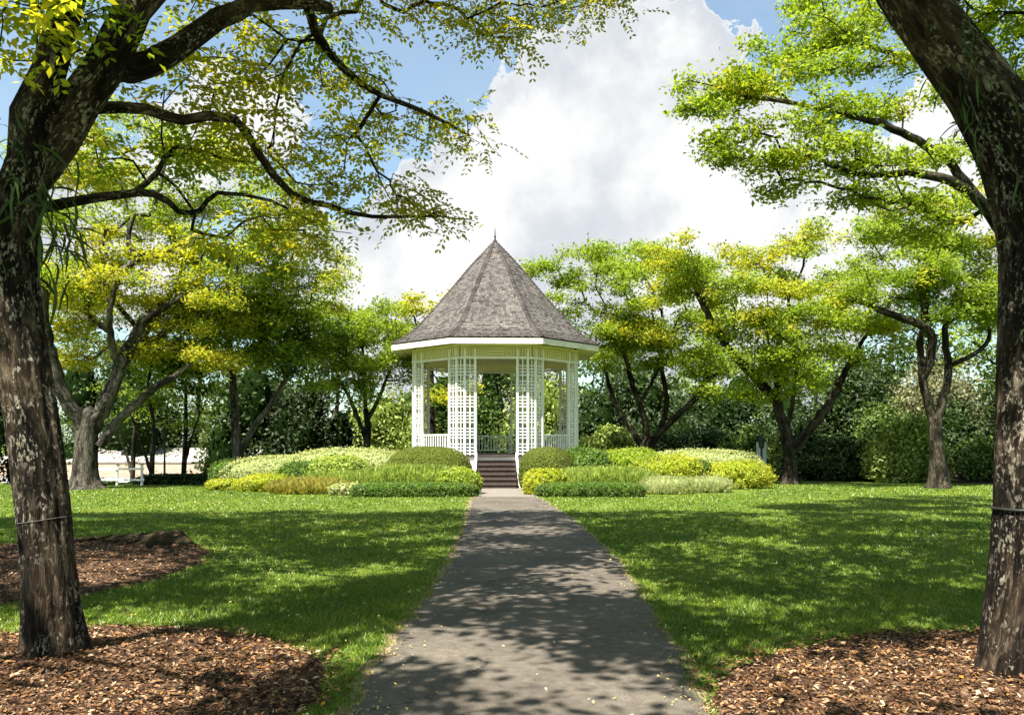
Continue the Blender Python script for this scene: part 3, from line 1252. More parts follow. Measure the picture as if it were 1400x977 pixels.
def pinnate(base, dirs, cols, rng, L=0.26, pairs=6, ll=0.062):
    """feathery compound leaves: leaflets in pairs along a drooping stalk"""
    n = len(base)
    dirs = dirs / np.linalg.norm(dirs, axis=1, keepdims=True)
    up = np.array((0, 0, 1.0)) + rng.normal(0, .35, (n, 3))
    side = np.cross(dirs, up)
    side /= np.linalg.norm(side, axis=1, keepdims=True) + 1e-9
    nrm = np.cross(side, dirs)
    Ls = rng.uniform(.7, 1.25, n)[:, None] * L
    Vs, Cs = [], []
    for k in range(pairs):
        t = (k + .6) / pairs
        p = base + dirs * Ls * t - np.array((0, 0, 1.0)) * Ls * .35 * t * t
        for s in (-1, 1):
            ax = side * s + dirs * (.45 + .5 * t) + np.array((0, 0, -.35)) + rng.normal(0, .2, (n, 3))
            ax /= np.linalg.norm(ax, axis=1, keepdims=True)
            ln = ll * rng.uniform(.75, 1.2, n) * (1 - .25 * abs(t - .5))
            V, _ = quads_from(p + ax * ln[:, None] * .55, ax, nrm + rng.normal(0, .3, (n, 3)), ln, ln * .5, .08)
            Vs.append(V.reshape(n, 4, 3))
            Cs.append(cols * rng.uniform(.85, 1.15, (n, 1)))
    V = np.concatenate(Vs, 1).reshape(-1, 3)
    C = np.stack(Cs, 1).reshape(-1, 3)
    k = np.arange(len(C)) * 4
    return V, np.stack([k, k + 1, k + 2, k + 3], 1), C


def blob_points(c, r, n, rng):
    d = rand_dirs(n, rng) * (rng.uniform(0.15, 1, n) ** .45)[:, None]
    d[:, 2] = np.abs(d[:, 2]) * .9 - .35
    return np.array(c) + d * np.array(r)


def make_tree(name, label, group, base, limbs, blobs, bark, seed, leaf='scatter', per=14, L=0.13, sig=(.26, .26, .09), bf=.30, step=.4,
              tip_r=.010, trunk_sides=16, rough=.05, flare=.5, mat='leaf', conn_z=1.5, dens=1.0, extra=None, wood_jit=.16, aspect=.5):
    """limbs: list of polylines [(x,y,z,r)...]; first is the trunk. blobs: (centre, radii, npts, palette)"""
    rng = np.random.default_rng(seed)
    root = thing(name, label, 'tree', base, 0, group)
    off = np.array(base, dtype=float)
    seeds, slen = [], []
    for li, lb in enumerate(limbs):
        fine = catmull(np.asarray(lb, dtype=float) - np.append(off, 0), 0.06 if (li == 0 and trunk_sides > 20) else 0.22)
        tb = Tubes()
        sides = trunk_sides if li == 0 else max(8, int(trunk_sides * .6))
        if li > 0:
            fine[1:-1, :3] += rng.normal(0, .018, (len(fine) - 2, 3)) * np.clip(fine[1:-1, 3:4] * 8, .3, 2)
        tb.tube(fine[:, :3], fine[:, 3], sides, rough, flare if li == 0 else 0, rng)
        me = tb.mesh('trunk' if li == 0 else 'limb')
        link('trunk' if li == 0 else 'limb', me, M[bark], root)
        s = np.concatenate([[0], np.cumsum(np.linalg.norm(np.diff(fine[:, :3], axis=0), axis=1))])
        for q in range(0, len(fine), 4 if (li == 0 and trunk_sides > 20) else 1):
            if fine[q, 2] > conn_z:
                seeds.append(fine[q, :3])
                slen.append(s[q] + (0 if li == 0 else 2.0))
    nl = len(seeds)
    A, lab = [], []
    for bi, (c, r, n, pal) in enumerate(blobs):
        n = max(2, int(n))
        A.append(blob_points(np.asarray(c) - off, r, n, rng))
        lab += [bi] * n
    A = np.concatenate(A)
    lab = np.array(lab)
    pos, par, tips = grow(seeds, slen, A, bf, step, wood_jit, rng)
    N = len(pos)
    rp = np.zeros(N)
    kids = [[] for _ in range(N)]
    for i in range(N - 1, nl - 1, -1):
        if not kids[i]:
            rp[i] = tip_r ** 2.15
        else:
            rp[i] = sum(rp[c] for c in kids[i])
        if par[i] >= 0:
            kids[par[i]].append(i)
    rr = rp ** (1 / 2.15)
    tb = Tubes()
    starts = []
    for i in range(nl):
        starts += [(i, c) for c in kids[i]]
    while starts:
        p, c = starts.pop()
        chain = [p, c]
        cur = c
        while kids[cur]:
            ks = sorted(kids[cur], key=lambda q: -rr[q])
            for o in ks[1:]:
                starts.append((cur, o))
            cur = ks[0]
            chain.append(cur)
        rads = np.array([rr[chain[1]]] + [rr[q] for q in chain[1:]])
        tb.tube(pos[chain], rads, 6 if rads[0] > .03 else 4)
    if tb.n:
        link('branches', tb.mesh('branches'), M[bark], root, 'stuff')
    # foliage sits on the twigs
    lab_of = np.full(N, -1)
    for t, b in zip(tips, lab):
        lab_of[t] = b
    for i in range(N - 1, nl - 1, -1):
        if lab_of[i] >= 0 and par[i] >= nl and lab_of[par[i]] < 0 and rr[i] < tip_r * 2.0:
            lab_of[par[i]] = lab_of[i]
    idx = np.where(lab_of >= 0)[0]
    Vs, Fs, Cs, nv = [], [], [], 0
    for bi, b in enumerate(blobs):
        ii = idx[lab_of[idx] == bi]
        if len(ii) == 0:
            continue
        if leaf == 'scatter':
            k = max(3, int(per * dens))
            cols = palette(b[3], len(ii) * k, rng)
            V, Fq, C = scatter_leaves(pos[ii], cols, k, sig, L, rng, aspect=aspect)
            C = np.repeat(C, 4, 0)
        else:
            bb = np.repeat(pos[ii], per, 0) + rng.normal(0, 1, (len(ii) * per, 3)) * np.array(sig)
            dd = rng.normal(0, 1, (len(bb), 3)) * np.array((1, 1, .35))
            cols = palette(b[3], len(bb), rng)
            V, Fq, C = pinnate(bb, dd, cols, rng, L=L * 2.1, ll=L * .5)
            C = np.repeat(C, 4, 0)
        Vs.append(V)
        Fs.append(Fq + nv)
        Cs.append(C)
        nv += len(V)
    me = make_mesh('crown', np.concatenate(Vs), np.concatenate(Fs))
    set_col(me, np.concatenate(Cs))
    link('crown', me, M[mat], root, 'stuff')
    return root


def pxblobs(lst, rng, pts=1.0, sat=2, flat=1.0):
    """(px, py, width_px, height_px, depth, palette) -> crown tiers in metres"""
    out = []
    for px, py, w, h, D, pal in lst:
        c = P(px, py, D)
        rx, rz = w / 2 / F * D, h / 2 / F * D
        if sat < 2:
            out.append((c, (rx * .85, rx * .7, rz * 1.15), pts * (5 + 20 * rx * max(rz, .3)), pal))
            o = np.array((rb.normal(0, .55) * rx, rb.uniform(-1.0, 1.0) * rx, rb.normal(0, .6) * rz))
            out.append((c + o, (rx * .6, rx * .55, rz * .8), pts * (4 + 12 * rx * max(rz * .6, .25)), pal))
            continue
        # a tier is a row of rounded leafy heads, uneven in height and depth
        size = .62 * (D / 30.0) ** .6
        for s in range(max(4, int(3.5 * rx * max(rz, .45) / size ** 2))):
            q = size * rb.uniform(.7, 1.3)
            a = rb.uniform(0, 6.283)
            e = rb.uniform(0, 1) ** .6
            o = np.array((math.cos(a) * e * rx * .95, math.sin(a) * e * rx * .8, rb.normal(0, .55 * flat) * rz))
            out.append((c + o, (q, q, q * .62 * flat), pts * 5.5 * (q / size) ** 2, pal if rb.random() < .8 else rb.choice(['lime', 'green', pal])))
    return out


def pxlimb(lst):
    """(px, py, depth, radius)"""
    return [tuple(P(px, py, D)) + (r,) for px, py, D, r in lst]


rb = np.random.default_rng(3)

# ---- near left tree
NL = G(72, 915)
NLD = NL[1]
lt_trunk = [(NL[0], NL[1], -.08, 0.187)] + pxlimb([(73, 880, NLD, 0.182), (64, 760, NLD, 0.173), (53, 640, NLD, 0.166), (36, 520, NLD + .02, 0.164), (22, 420, NLD + .05, 0.162), (18, 330, NLD + .08, 0.162), (32, 255, NLD + .1, 0.157), (66, 185, NLD + .12, 0.118)])
lt_limbs = [lt_trunk,
            pxlimb([(40, 240, NLD + .1, .15), (105, 140, NLD + .15, .135), (165, 50, NLD + .2, .125), (210, -30, NLD + .3, .12), (260, -130, NLD + .6, .12), (330, -240, NLD + 1.2, .09)]),
            pxlimb([(28, 260, NLD + .05, .14), (45, 160, NLD + .0, .115), (80, 40, NLD - .1, .10), (110, -60, NLD - .3, .12), (120, -200, NLD - .8, .09)]),
            pxlimb([(140, 95, NLD + .2, .10), (180, 92, NLD + .3, .10), (240, 70, NLD + .6, .088), (300, 25, NLD + .9, .078), (345, 6, NLD + 1.2, .07), (420, 4, NLD + 1.6, .062), (450, 12, NLD + 1.9, .05)]),
            pxlimb([(420, 6, NLD + 1.6, .045), (432, 45, NLD + 1.8, .04), (470, 95, NLD + 2.2, .034), (520, 130, NLD + 2.7, .028), (585, 155, NLD + 3.3, .022), (640, 185, NLD + 3.8, .012)]),
            pxlimb([(95, 158, NLD + .2, 0.0520), (130, 147, NLD + .35, 0.0464), (200, 151, NLD + .7, 0.0416), (250, 164, NLD + 1.0, 0.0400), (318, 160, NLD + 1.4, 0.0368), (350, 205, NLD + 1.7, 0.0352), (398, 265, NLD + 2.1, 0.0320), (450, 280, NLD + 2.5, 0.0272), (508, 297, NLD + 3.0, 0.0208), (580, 294, NLD + 3.5, 0.0144), (645, 300, NLD + 4.0, 0.0064)]),
            pxlimb([(55, 285, NLD + .15, 0.0396), (115, 274, NLD + .4, 0.0363), (165, 266, NLD + .8, 0.0330), (212, 264, NLD + 1.1, 0.0304), (245, 288, NLD + 1.4, 0.0238), (275, 287, NLD + 1.6, 0.0218), (298, 264, NLD + 1.8, 0.0198), (370, 275, NLD + 2.3, 0.0145), (430, 305, NLD + 2.8, 0.0079)]),
            pxlimb([(185, 262, NLD + .95, 0.0255), (215, 235, NLD + 1.2, 0.0225), (243, 200, NLD + 1.5, 0.0195), (300, 215, NLD + 2.0, 0.0135), (350, 222, NLD + 2.4, 0.0075)])]
lt_blobs = pxblobs([
    (30, 35, 130, 130, 5.0, 'green'), (120, 20, 110, 70, 5.6, 'green'), (95, 75, 90, 60, 6.4, 'green'),
    (215, 130, 90, 80, 7.0, 'olive'), (265, 75, 120, 90, 7.4, 'olive'), (300, 20, 140, 60, 7.6, 'yellow'), (330, 100, 130, 90, 7.6, 'olive'), (390, 60, 120, 80, 8.0, 'olive'),
    (420, 120, 140, 90, 8.2, 'mix'), (360, 165, 120, 60, 7.8, 'olive'), (500, 110, 110, 70, 8.8, 'olive'), (530, 160, 130, 70, 9.0, 'mix'), (600, 180, 110, 60, 9.6, 'olive'),
    (480, 190, 120, 60, 8.8, 'mix'), (400, 215, 140, 60, 8.2, 'olive'), (300, 205, 120, 60, 7.6, 'yellow'), (225, 205, 110, 60, 7.2, 'mix'), (160, 215, 110, 70, 7.0, 'olive'),
    (440, 255, 120, 50, 8.8, 'olive'), (520, 245, 90, 50, 9.2, 'olive'), (570, 265, 80, 40, 9.4, 'olive'), (585, 285, 50, 26, 9.3, 'olive'), (625, 160, 70, 40, 9.6, 'olive'), (450, 320, 110, 55, 8.8, 'mix'), (370, 300, 120, 55, 8.2, 'yellow'), (300, 320, 110, 50, 7.8, 'yellow'),
    (480, 20, 110, 50, 8.6, 'olive'), (570, 12, 120, 46, 9.6, 'olive'), (650, 30, 100, 50, 10.0, 'olive'), (720, 35, 90, 55, 10.4, 'mix'), (690, 12, 130, 30, 10.2, 'olive'), (770, 10, 110, 30, 10.6, 'olive'), (835, 0, 70, 22, 10.8, 'olive')], rb, 1.15, 1)
# the rest of the crown, spread overhead and over the lawn
rt_blobs = []
ov_l, ov_r = [], []
tries = 0
ro = np.random.default_rng(21)
glades = [(ro.uniform(-7, 7), ro.uniform(5, 18), 0, ro.uniform(.1, .5)) for _ in range(26)]      # gaps in the crown
while len(ov_l) + len(ov_r) < 300 and tries < 20000:
    tries += 1
    # where on the ground its shade falls, then up along the sun's rays to the height of the crown
    gx, gy = ro.uniform(-10.5, 10.5), ro.uniform(3.0, 18.6)
    cot = math.hypot(sx, sy) / sz
    kx, ky = sx / sz, sy / sz
    z = max(6.2, (2.7 + .545 * gy) / (1 - .545 * ky)) + ro.uniform(0, 1.8)
    x, y = gx + kx * z, gy + ky * z
    c = np.array((x, y, z))
    if any(math.hypot(gx - q[4], gy - q[5]) < .60 for q in ov_l + ov_r):
        continue
    # open sky where the photograph shows sun on the beds and trunks
    skip = False
    for lx, ly, lz, lr in ((3.4, 5.5, 0, .8), (2.0, 5.2, 0, .7), (-3.25, 5.7, 1.2, .75), (-3.3, 5.6, 2.2, .6), (3.3, 5.3, 1.2, .7), (-2.4, 4.9, 0, .4), (-5.0, 10.2, 0, .9), (-.1, 14.5, 0, .5), (.9, 8.8, 0, .3), (-.4, 6.4, 0, .35), (.5, 5.2, 0, .45), (.2, 10.3, 0, .35), (-2.2, 8.0, 0, .6), (-1.5, 10.0, 0, .4), *glades):
        k = (z - lz) / sz
        if math.hypot(x - sx * k - lx, y - sy * k - ly) < lr + .3:
            skip = True
    if skip:
        continue
    r_ = ro.uniform(.32, .72)
    (ov_l if x < -0.6 + ro.normal(0, 1.2) else ov_r).append((c, (r_, r_, .30), 6 + 7 * r_, ro.choice(['olive', 'green', 'mix']), gx, gy))
ov_l, ov_r = [q[:4] for q in ov_l], [q[:4] for q in ov_r]
for gx, gy in ((-.6, 5.0), (.9, 6.3), (-.5, 7.4), (.6, 7.9)):  # extra leaf clumps, added out of frame to shade the near path
    z = 6.4 + ro.uniform(0, 1.2)
    q_ = ro.uniform(.32, .5)
    (ov_l if gx < .3 else ov_r).append((np.array((gx + sx / sz * z, gy + sy / sz * z, z)), (q_, q_, .25), 5, 'green'))
for tx, ty, tz, lst in ((3.35, 5.4, 3.3, ov_r), (3.3, 5.4, 4.1, ov_r), (2.9, 5.5, 4.8, ov_r), (-3.35, 5.8, 3.4, ov_l), (-3.1, 5.9, 4.2, ov_l), (-2.7, 5.9, 4.8, ov_l)):  # unseen leaf clumps added along the sun's rays to darken the upper trunks
    k = 3.6 / sz
    lst.append((np.array((tx + sx * k, ty + sy * k, tz + sz * k)), (.7, .7, .3), 14, 'green'))

tree_l = make_tree('shade_tree', 'leaning dark trunk with pale lichen rising from mulch left of the path', None, NL, lt_limbs, lt_blobs, 'bark_near', 101,
                   leaf='pinnate', per=3, L=.150, sig=(.14, .14, .08), bf=.35, step=.22, tip_r=.0045, trunk_sides=96, rough=.07, flare=.55, mat='leaf_fine', conn_z=2.8)


def overhead(tree, lims, blobs, seed, bark):
    """the high part of a near tree's crown, over the frame, with the added shade clumps"""
    rng = np.random.default_rng(seed)
    off = np.array(tree.location)
    seeds, sl = [], []
    for lb in lims:
        fine = catmull(np.asarray(lb) - np.append(off, 0), .4)
        s = 0
        for q in fine:
            s += .4
            if q[2] > 4.5:
                seeds.append(q[:3])
                sl.append(s)
    A = np.concatenate([blob_points(c - off, r, int(n), rng) for c, r, n, _ in blobs])
    lab = np.concatenate([[i] * int(b[2]) for i, b in enumerate(blobs)])
    pos, par, tips = grow(seeds, sl, A, .3, .5, .14, rng)
    N, nl = len(pos), len(seeds)
    rp = np.zeros(N)
    kids = [[] for _ in range(N)]
    for i in range(N - 1, nl - 1, -1):
        rp[i] = .006 ** 2.15 if not kids[i] else sum(rp[c] for c in kids[i])
        kids[par[i]].append(i)
    rr = rp ** (1 / 2.15)
    tb = Tubes()
    st = [(i, c) for i in range(nl) for c in kids[i]]
    while st:
        p, c = st.pop()
        ch = [p, c]
        while kids[ch[-1]]:
            ks = sorted(kids[ch[-1]], key=lambda q: -rr[q])
            st += [(ch[-1], o) for o in ks[1:]]
            ch.append(ks[0])
        tb.tube(pos[ch], np.array([rr[ch[1]]] + [rr[q] for q in ch[1:]]), 5)
    link('branches', tb.mesh('branches'), M[bark], tree, 'stuff')
    Vs, Fs, Cs, nv = [], [], [], 0
    tips = np.array(tips)
    for bi, b in enumerate(blobs):
        ii = tips[lab == bi]
        k = 40
        cols = palette(b[3], len(ii) * k, rng)
        V, Fq, C = scatter_leaves(pos[ii], cols, k, (.29, .29, .10), .175, rng, aspect=.6)
        Vs.append(V)
        Fs.append(Fq + nv)
        Cs.append(np.repeat(C, 4, 0))
        nv += len(V)
    me = make_mesh('crown', np.concatenate(Vs), np.concatenate(Fs))
    set_col(me, np.concatenate(Cs))
    link('crown', me, M['leaf_fine'], tree, 'stuff')


overhead(tree_l, [lt_limbs[1], lt_limbs[2]], ov_l, 5, 'bark_near')

# ---- near right tree
NR_ = G(1398, 935)
D = NR_[1]
rt_trunk = [(NR_[0], NR_[1], -.08, .245)] + pxlimb([(1400, 900, D, .24), (1408, 780, D, .235), (1412, 640, D, .232), (1418, 500, D, .232), (1424, 400, D, .24), (1420, 310, D + .02, .245), (1396, 220, D + .05, .225), (1345, 130, D + .1, .205), (1285, 50, D + .15, .19), (1230, -30, D + .2, .175), (1170, -150, D + .4, .18), (1110, -280, D + .8, .14)])
rt_limbs = [rt_trunk,
            pxlimb([(1400, 240, D + .1, .14), (1440, 150, D + .4, .13), (1480, 40, D + .9, .11), (1500, -80, D + 1.5, .09)]),
            pxlimb([(1215, -50, D + .2, .10), (1250, -120, D - .2, .09), (1290, -160, D - .6, .08), (1340, -200, D - 1.2, .06)])]
rt_blobs = pxblobs([(1350, 30, 100, 90, 6.4, 'green'), (1390, 110, 90, 100, 6.8, 'green'), (1385, 200, 60, 80, 7.2, 'green'), (1320, 5, 90, 40, 7.0, 'deep'), (1390, 40, 80, 90, 7.4, 'lime')], rb, 1.6, 1)
tree_r = make_tree('shade_tree', 'dark bent trunk speckled with white lichen, cable round it, right of the path', None, NR_, rt_limbs, rt_blobs, 'bark_near', 102,
                   leaf='pinnate', per=5, L=.12, sig=(.14, .14, .09), bf=.35, step=.22, tip_r=.0045, trunk_sides=96, rough=.065, flare=.5, mat='leaf_fine', conn_z=3.0)
overhead(tree_r, [rt_limbs[0][8:], rt_limbs[1], rt_limbs[2]], ov_r, 6, 'bark_near')


# ---- trees round the lawn
def ground_at(px, D):
    x = (px - CX) / F * D
    return np.array((x, D, float(gz(x, D))))


def std_tree(name, label, base_px, D, trunk, limbs, blobs, bark, seed, pts=1.0, **kw):
    b = ground_at(base_px, D)
    tr = [(b[0], b[1], b[2] - .1, trunk[0][3] * 1.15)] + pxlimb(trunk)
    blobs = list(blobs)
    for lb in limbs:            # every limb ends in leaves
        ex, ey, ed, _ = lb[-1]
        near = min(blobs, key=lambda q: (q[0] - ex) ** 2 + (q[1] - ey) ** 2)
        blobs.append((ex, ey - 6, 2400 / ed, 900 / ed, ed, near[5]))
    return make_tree(name, label, kw.pop('group', None), b, [tr] + [pxlimb(q) for q in limbs], pxblobs(blobs, rb, pts, 2, kw.pop('flat', 1.0)), bark, seed, **kw)


D = 28.0
std_tree('spreading_tree', 'thick grey forked trunk carrying a wide yellow-green crown beside the white rail', 116, D,
         [(116, 650, D, .42), (118, 610, D, .37), (120, 580, D, .35), (122, 565, D, .31)],
         [[(118, 590, D, .28), (100, 560, D - .2, .25), (80, 520, D - .5, .22), (62, 450, D - 1, .18), (60, 380, D - 1.5, .12)],
          [(122, 590, D, .27), (148, 545, D, .24), (165, 500, D + .2, .21), (188, 450, D + .3, .17), (215, 425, D + .3, .12), (275, 392, D + .4, .07)],
          [(163, 505, D + .2, .14), (152, 465, D - .3, .12), (150, 425, D - .8, .10), (165, 370, D - 1, .07)],
          [(135, 610, D, .17), (168, 568, D + .3, .15), (205, 535, D + .6, .13), (245, 510, D + .8, .10), (280, 480, D + 1, .06)]],
         [(110, 235, 150, 60, D + 1, 'yellow'), (200, 195, 160, 55, D + .5, 'yellow'), (300, 215, 150, 55, D + 1, 'yellow'), (150, 300, 170, 60, D + .3, 'yellow'), (250, 280, 170, 55, D + 1, 'yellow'),
          (350, 275, 150, 50, D + 1, 'yellow'), (90, 360, 150, 60, D + .3, 'mix'), (200, 350, 170, 55, D + .3, 'mix'), (300, 340, 170, 50, D + 1, 'yellow'), (390, 330, 140, 45, D + 2.5, 'yellow'), (420, 375, 150, 40, D + 2.5, 'gold'),
          (260, 395, 170, 50, D + .5, 'lime'), (350, 400, 150, 45, D + 2.5, 'lime'), (140, 420, 130, 45, D + .3, 'lime'), (80, 450, 100, 45, D + .3, 'lime'), (330, 445, 140, 40, D + 2.5, 'lime'), (240, 445, 120, 40, D + 1.5, 'green'), (440, 405, 90, 30, D + 2.5, 'gold'),
          (90, 290, 120, 50, D + 2, 'yellow'), (390, 300, 120, 40, D + 2, 'mix'), (60, 400, 90, 60, D + 2, 'lime'), (190, 400, 150, 50, D + 2.5, 'lime'), (300, 420, 150, 50, D + 2.5, 'green'), (110, 480, 110, 40, D + 1.5, 'green'), (190, 480, 110, 36, D + 1, 'green'), (280, 490, 90, 30, D + 1, 'green'), (330, 370, 160, 50, D + 3, 'yellow'), (160, 250, 150, 50, D + 3, 'yellow'), (60, 520, 80, 50, D + 2, 'green'), (380, 420, 130, 44, D + 3.5, 'lime'), (250, 330, 150, 50, D + 3.5, 'yellow'), (110, 400, 130, 50, D + 3.5, 'lime'), (420, 350, 110, 36, D + 3, 'yellow')],
         'bark_grey', 111, 1.6, per=40, L=.112, sig=(.20, .20, .12), trunk_sides=20)

D = 31.5
std_tree('slender_tree', 'slim pale trunk with a leaning side stem rising behind the pale hedge', 325, D,
         [(325, 640, D, .19), (322, 590, D, .16), (320, 540, D, .14), (316, 490, D, .12), (312, 450, D, .09)],
         [[(324, 625, D, .13), (350, 580, D, .12), (372, 550, D, .11), (390, 520, D, .09), (398, 490, D, .05)], [(318, 510, D, .08), (335, 495, D + .3, .07), (355, 470, D + .4, .05)]],
         [(320, 440, 130, 50, D, 'green'), (400, 450, 120, 50, D + 1, 'green'), (260, 470, 110, 45, D + .5, 'green'), (360, 490, 120, 40, D + 1.5, 'deep'), (410, 505, 80, 35, D, 'green'), (270, 515, 100, 35, D + 1.5, 'deep'), (220, 505, 90, 40, D + 1, 'deep'), (370, 420, 120, 40, D + 1, 'green'), (290, 430, 110, 40, D + 1, 'lime'), (420, 480, 90, 40, D + 1.5, 'green')],
         'bark_grey', 112, 1.6, per=28, L=.17, sig=(.20, .20, .12))

D = 35.0
std_tree('round_tree', 'bright green round-crowned tree beside the left eave of the bandstand', 500, D,
         [(500, 630, D, .16), (503, 590, D, .14), (500, 560, D, .12)],
         [[(500, 600, D, .10), (485, 560, D, .09), (468, 525, D, .06), (450, 490, D, .04)], [(502, 575, D, .10), (520, 540, D, .08), (535, 500, D, .05)], [(500, 565, D, .09), (498, 520, D, .07), (495, 470, D, .05)]],
         [(480, 430, 130, 50, D, 'green'), (530, 440, 100, 45, D + 1, 'green'), (440, 465, 110, 45, D - .5, 'green'), (500, 475, 120, 45, D - 1, 'green'), (540, 490, 80, 45, D - .5, 'green'), (460, 505, 110, 40, D, 'lime'), (520, 525, 90, 35, D, 'green'), (430, 420, 80, 30, D + 1, 'green')],
         'bark_dark', 113, 1.6, per=50, L=.125, sig=(.22, .22, .13))

D = 46.0
std_tree('golden_tree', 'golden yellow tree peeping out behind the roof left edge', 590, D,
         [(590, 620, D, .2), (590, 540, D, .17), (588, 480, D, .14)],
         [[(588, 500, D, .12), (575, 460, D, .09), (565, 430, D, .05)], [(588, 490, D, .12), (605, 450, D, .08), (615, 420, D, .05)]],
         [(575, 425, 70, 26, D, 'gold'), (590, 445, 80, 26, D - .5, 'gold'), (555, 450, 40, 20, D, 'yellow'), (610, 480, 120, 40, D, 'yellow'), (640, 440, 90, 40, D + .5, 'gold'), (600, 530, 90, 40, D - .5, 'yellow')],
         'bark_dark', 114, 1.2, per=26, L=.20, sig=(.28, .28, .16))

D = 36.0
std_tree('multi_stem_tree', 'many-stemmed tree with flat tiers of bright green leaves right of the bandstand', 882, D,
         [(882, 640, D, .30), (882, 612, D, .28), (885, 600, D, .25)],
         [[(882, 615, D, .15), (862, 585, D, .13), (845, 560, D, .11), (832, 525, D, .09), (825, 490, D, .05)],
          [(884, 610, D, .17), (880, 570, D, .15), (868, 535, D, .13), (858, 500, D, .10), (848, 470, D, .06)],
          [(874, 552, D, .10), (890, 525, D + .3, .08), (902, 500, D + .4, .06)],
          [(890, 610, D, .16), (905, 580, D, .14), (912, 545, D, .12), (905, 505, D, .10), (905, 470, D, .06)],
          [(890, 600, D, .16), (925, 570, D - .3, .14), (950, 545, D - .5, .12), (968, 518, D - .5, .09), (985, 510, D - .6, .06)]],
         [(790, 352, 120, 34, D, 'green'), (850, 355, 110, 30, D + 1, 'green'), (760, 375, 90, 34, D, 'green'), (830, 380, 130, 34, D - 1, 'lime'), (900, 380, 110, 34, D + .5, 'lime'),
          (800, 412, 110, 34, D - 1, 'lime'), (870, 410, 130, 36, D - 1.5, 'lime'), (940, 375, 100, 36, D - .5, 'mix'), (840, 445, 110, 32, D - 1.5, 'green'), (900, 445, 120, 36, D - 1.5, 'green'), (950, 430, 90, 36, D - 1, 'lime'),
          (940, 480, 90, 36, D - 1, 'green'), (870, 480, 90, 28, D + 1.5, 'green'), (960, 540, 50, 24, D - .8, 'green')],
         'bark_dark', 115, 1.6, per=54, L=.13, sig=(.23, .23, .13))

D = 31.0
std_tree('forked_tree', 'mossy forked trunk with two long arms rising from the lawn edge by the grey post', 1080, D,
         [(1080, 645, D, .25), (1079, 615, D, .23), (1074, 590, D, .22)],
         [[(1076, 600, D, .20), (1068, 570, D, .20), (1060, 545, D, .19), (1025, 508, D - .3, .17), (995, 475, D - .5, .14), (972, 435, D - .7, .12), (955, 405, D - .8, .08), (948, 385, D - .8, .05)],
          [(1082, 618, D, .20), (1105, 590, D, .19), (1128, 560, D + .2, .17), (1148, 525, D + .4, .14), (1165, 490, D + .5, .10), (1190, 450, D + .6, .06)],
          [(1072, 590, D, .13), (1064, 540, D + .2, .12), (1062, 490, D + .3, .10), (1070, 440, D + .4, .06)],
          [(1076, 585, D, .09), (1085, 540, D - .4, .08), (1090, 500, D - .7, .06)]],
         [(950, 350, 110, 36, D - 1, 'lime'), (1020, 360, 130, 38, D, 'lime'), (1090, 335, 110, 34, D + 1, 'green'), (980, 395, 120, 38, D - 1.5, 'lime'), (1050, 400, 130, 38, D - 1, 'lime'), (1120, 385, 120, 38, D + .5, 'lime'), (1000, 440, 110, 36, D - 1.5, 'mix'),
          (1070, 440, 120, 36, D - 1, 'mix'), (1140, 430, 120, 36, D, 'gold'), (1190, 460, 90, 36, D + 1, 'gold'), (1040, 480, 100, 34, D - 1, 'lime'), (1105, 485, 110, 34, D - .5, 'green'), (1180, 490, 80, 34, D + .5, 'yellow'), (1070, 525, 90, 30, D - .5, 'green'), (1030, 535, 60, 28, D, 'green'), (940, 395, 60, 30, D - .5, 'gold'), (900, 350, 60, 26, D, 'lime')],
         'bark_dark', 116, 1.6, per=52, L=.115, sig=(.20, .20, .12))

D = 28.4
std_tree('twin_stem_tree', 'pale-footed tree with dark arching arms at the lawn edge before leafy shrubs', 1283, D,
         [(1283, 650, D, .32), (1281, 615, D, .22), (1279, 585, D, .22), (1278, 570, D, .22)],
         [[(1279, 580, D, .16), (1268, 545, D, .15), (1261, 515, D, .13), (1258, 470, D, .11), (1262, 430, D, .09), (1258, 390, D, .06)],
          [(1261, 520, D, .13), (1272, 490, D - .2, .15), (1272, 455, D - .3, .15), (1245, 440, D - .4, .14), (1205, 425, D - .6, .11), (1175, 412, D - .8, .09), (1150, 410, D - .9, .05)],
          [(1280, 580, D, .15), (1290, 540, D, .14), (1297, 505, D, .13), (1292, 465, D, .11), (1296, 430, D + .2, .09), (1310, 390, D + .3, .06)],
          [(1297, 500, D, .09), (1330, 485, D, .085), (1352, 465, D, .075), (1350, 440, D + .2, .05)],
          [(1265, 440, D, .08), (1268, 400, D + .2, .07), (1275, 350, D + .3, .05)]],
         [(1180, 385, 130, 44, D - 1, 'green'), (1150, 410, 90, 34, D - 1.2, 'green'), (1250, 370, 130, 44, D - .5, 'green'), (1320, 380, 120, 44, D, 'green'), (1210, 335, 130, 40, D + .5, 'lime'), (1290, 325, 130, 40, D + .5, 'green'), (1350, 340, 100, 40, D + 1, 'green'),
          (1240, 290, 120, 40, D, 'lime'), (1310, 280, 120, 40, D, 'lime'), (1190, 300, 90, 34, D + 1, 'lime'), (1330, 420, 90, 34, D - .5, 'green'), (1380, 400, 90, 60, D + .5, 'green'), (1400, 330, 80, 60, D + .5, 'green'), (1345, 432, 120, 50, D - .3, 'green'), (1235, 410, 80, 24, D + 1.5, 'gold'), (1180, 440, 70, 26, D + 2, 'gold')],
         'bark_dark', 117, 1.6, per=52, L=.112, sig=(.20, .20, .12))

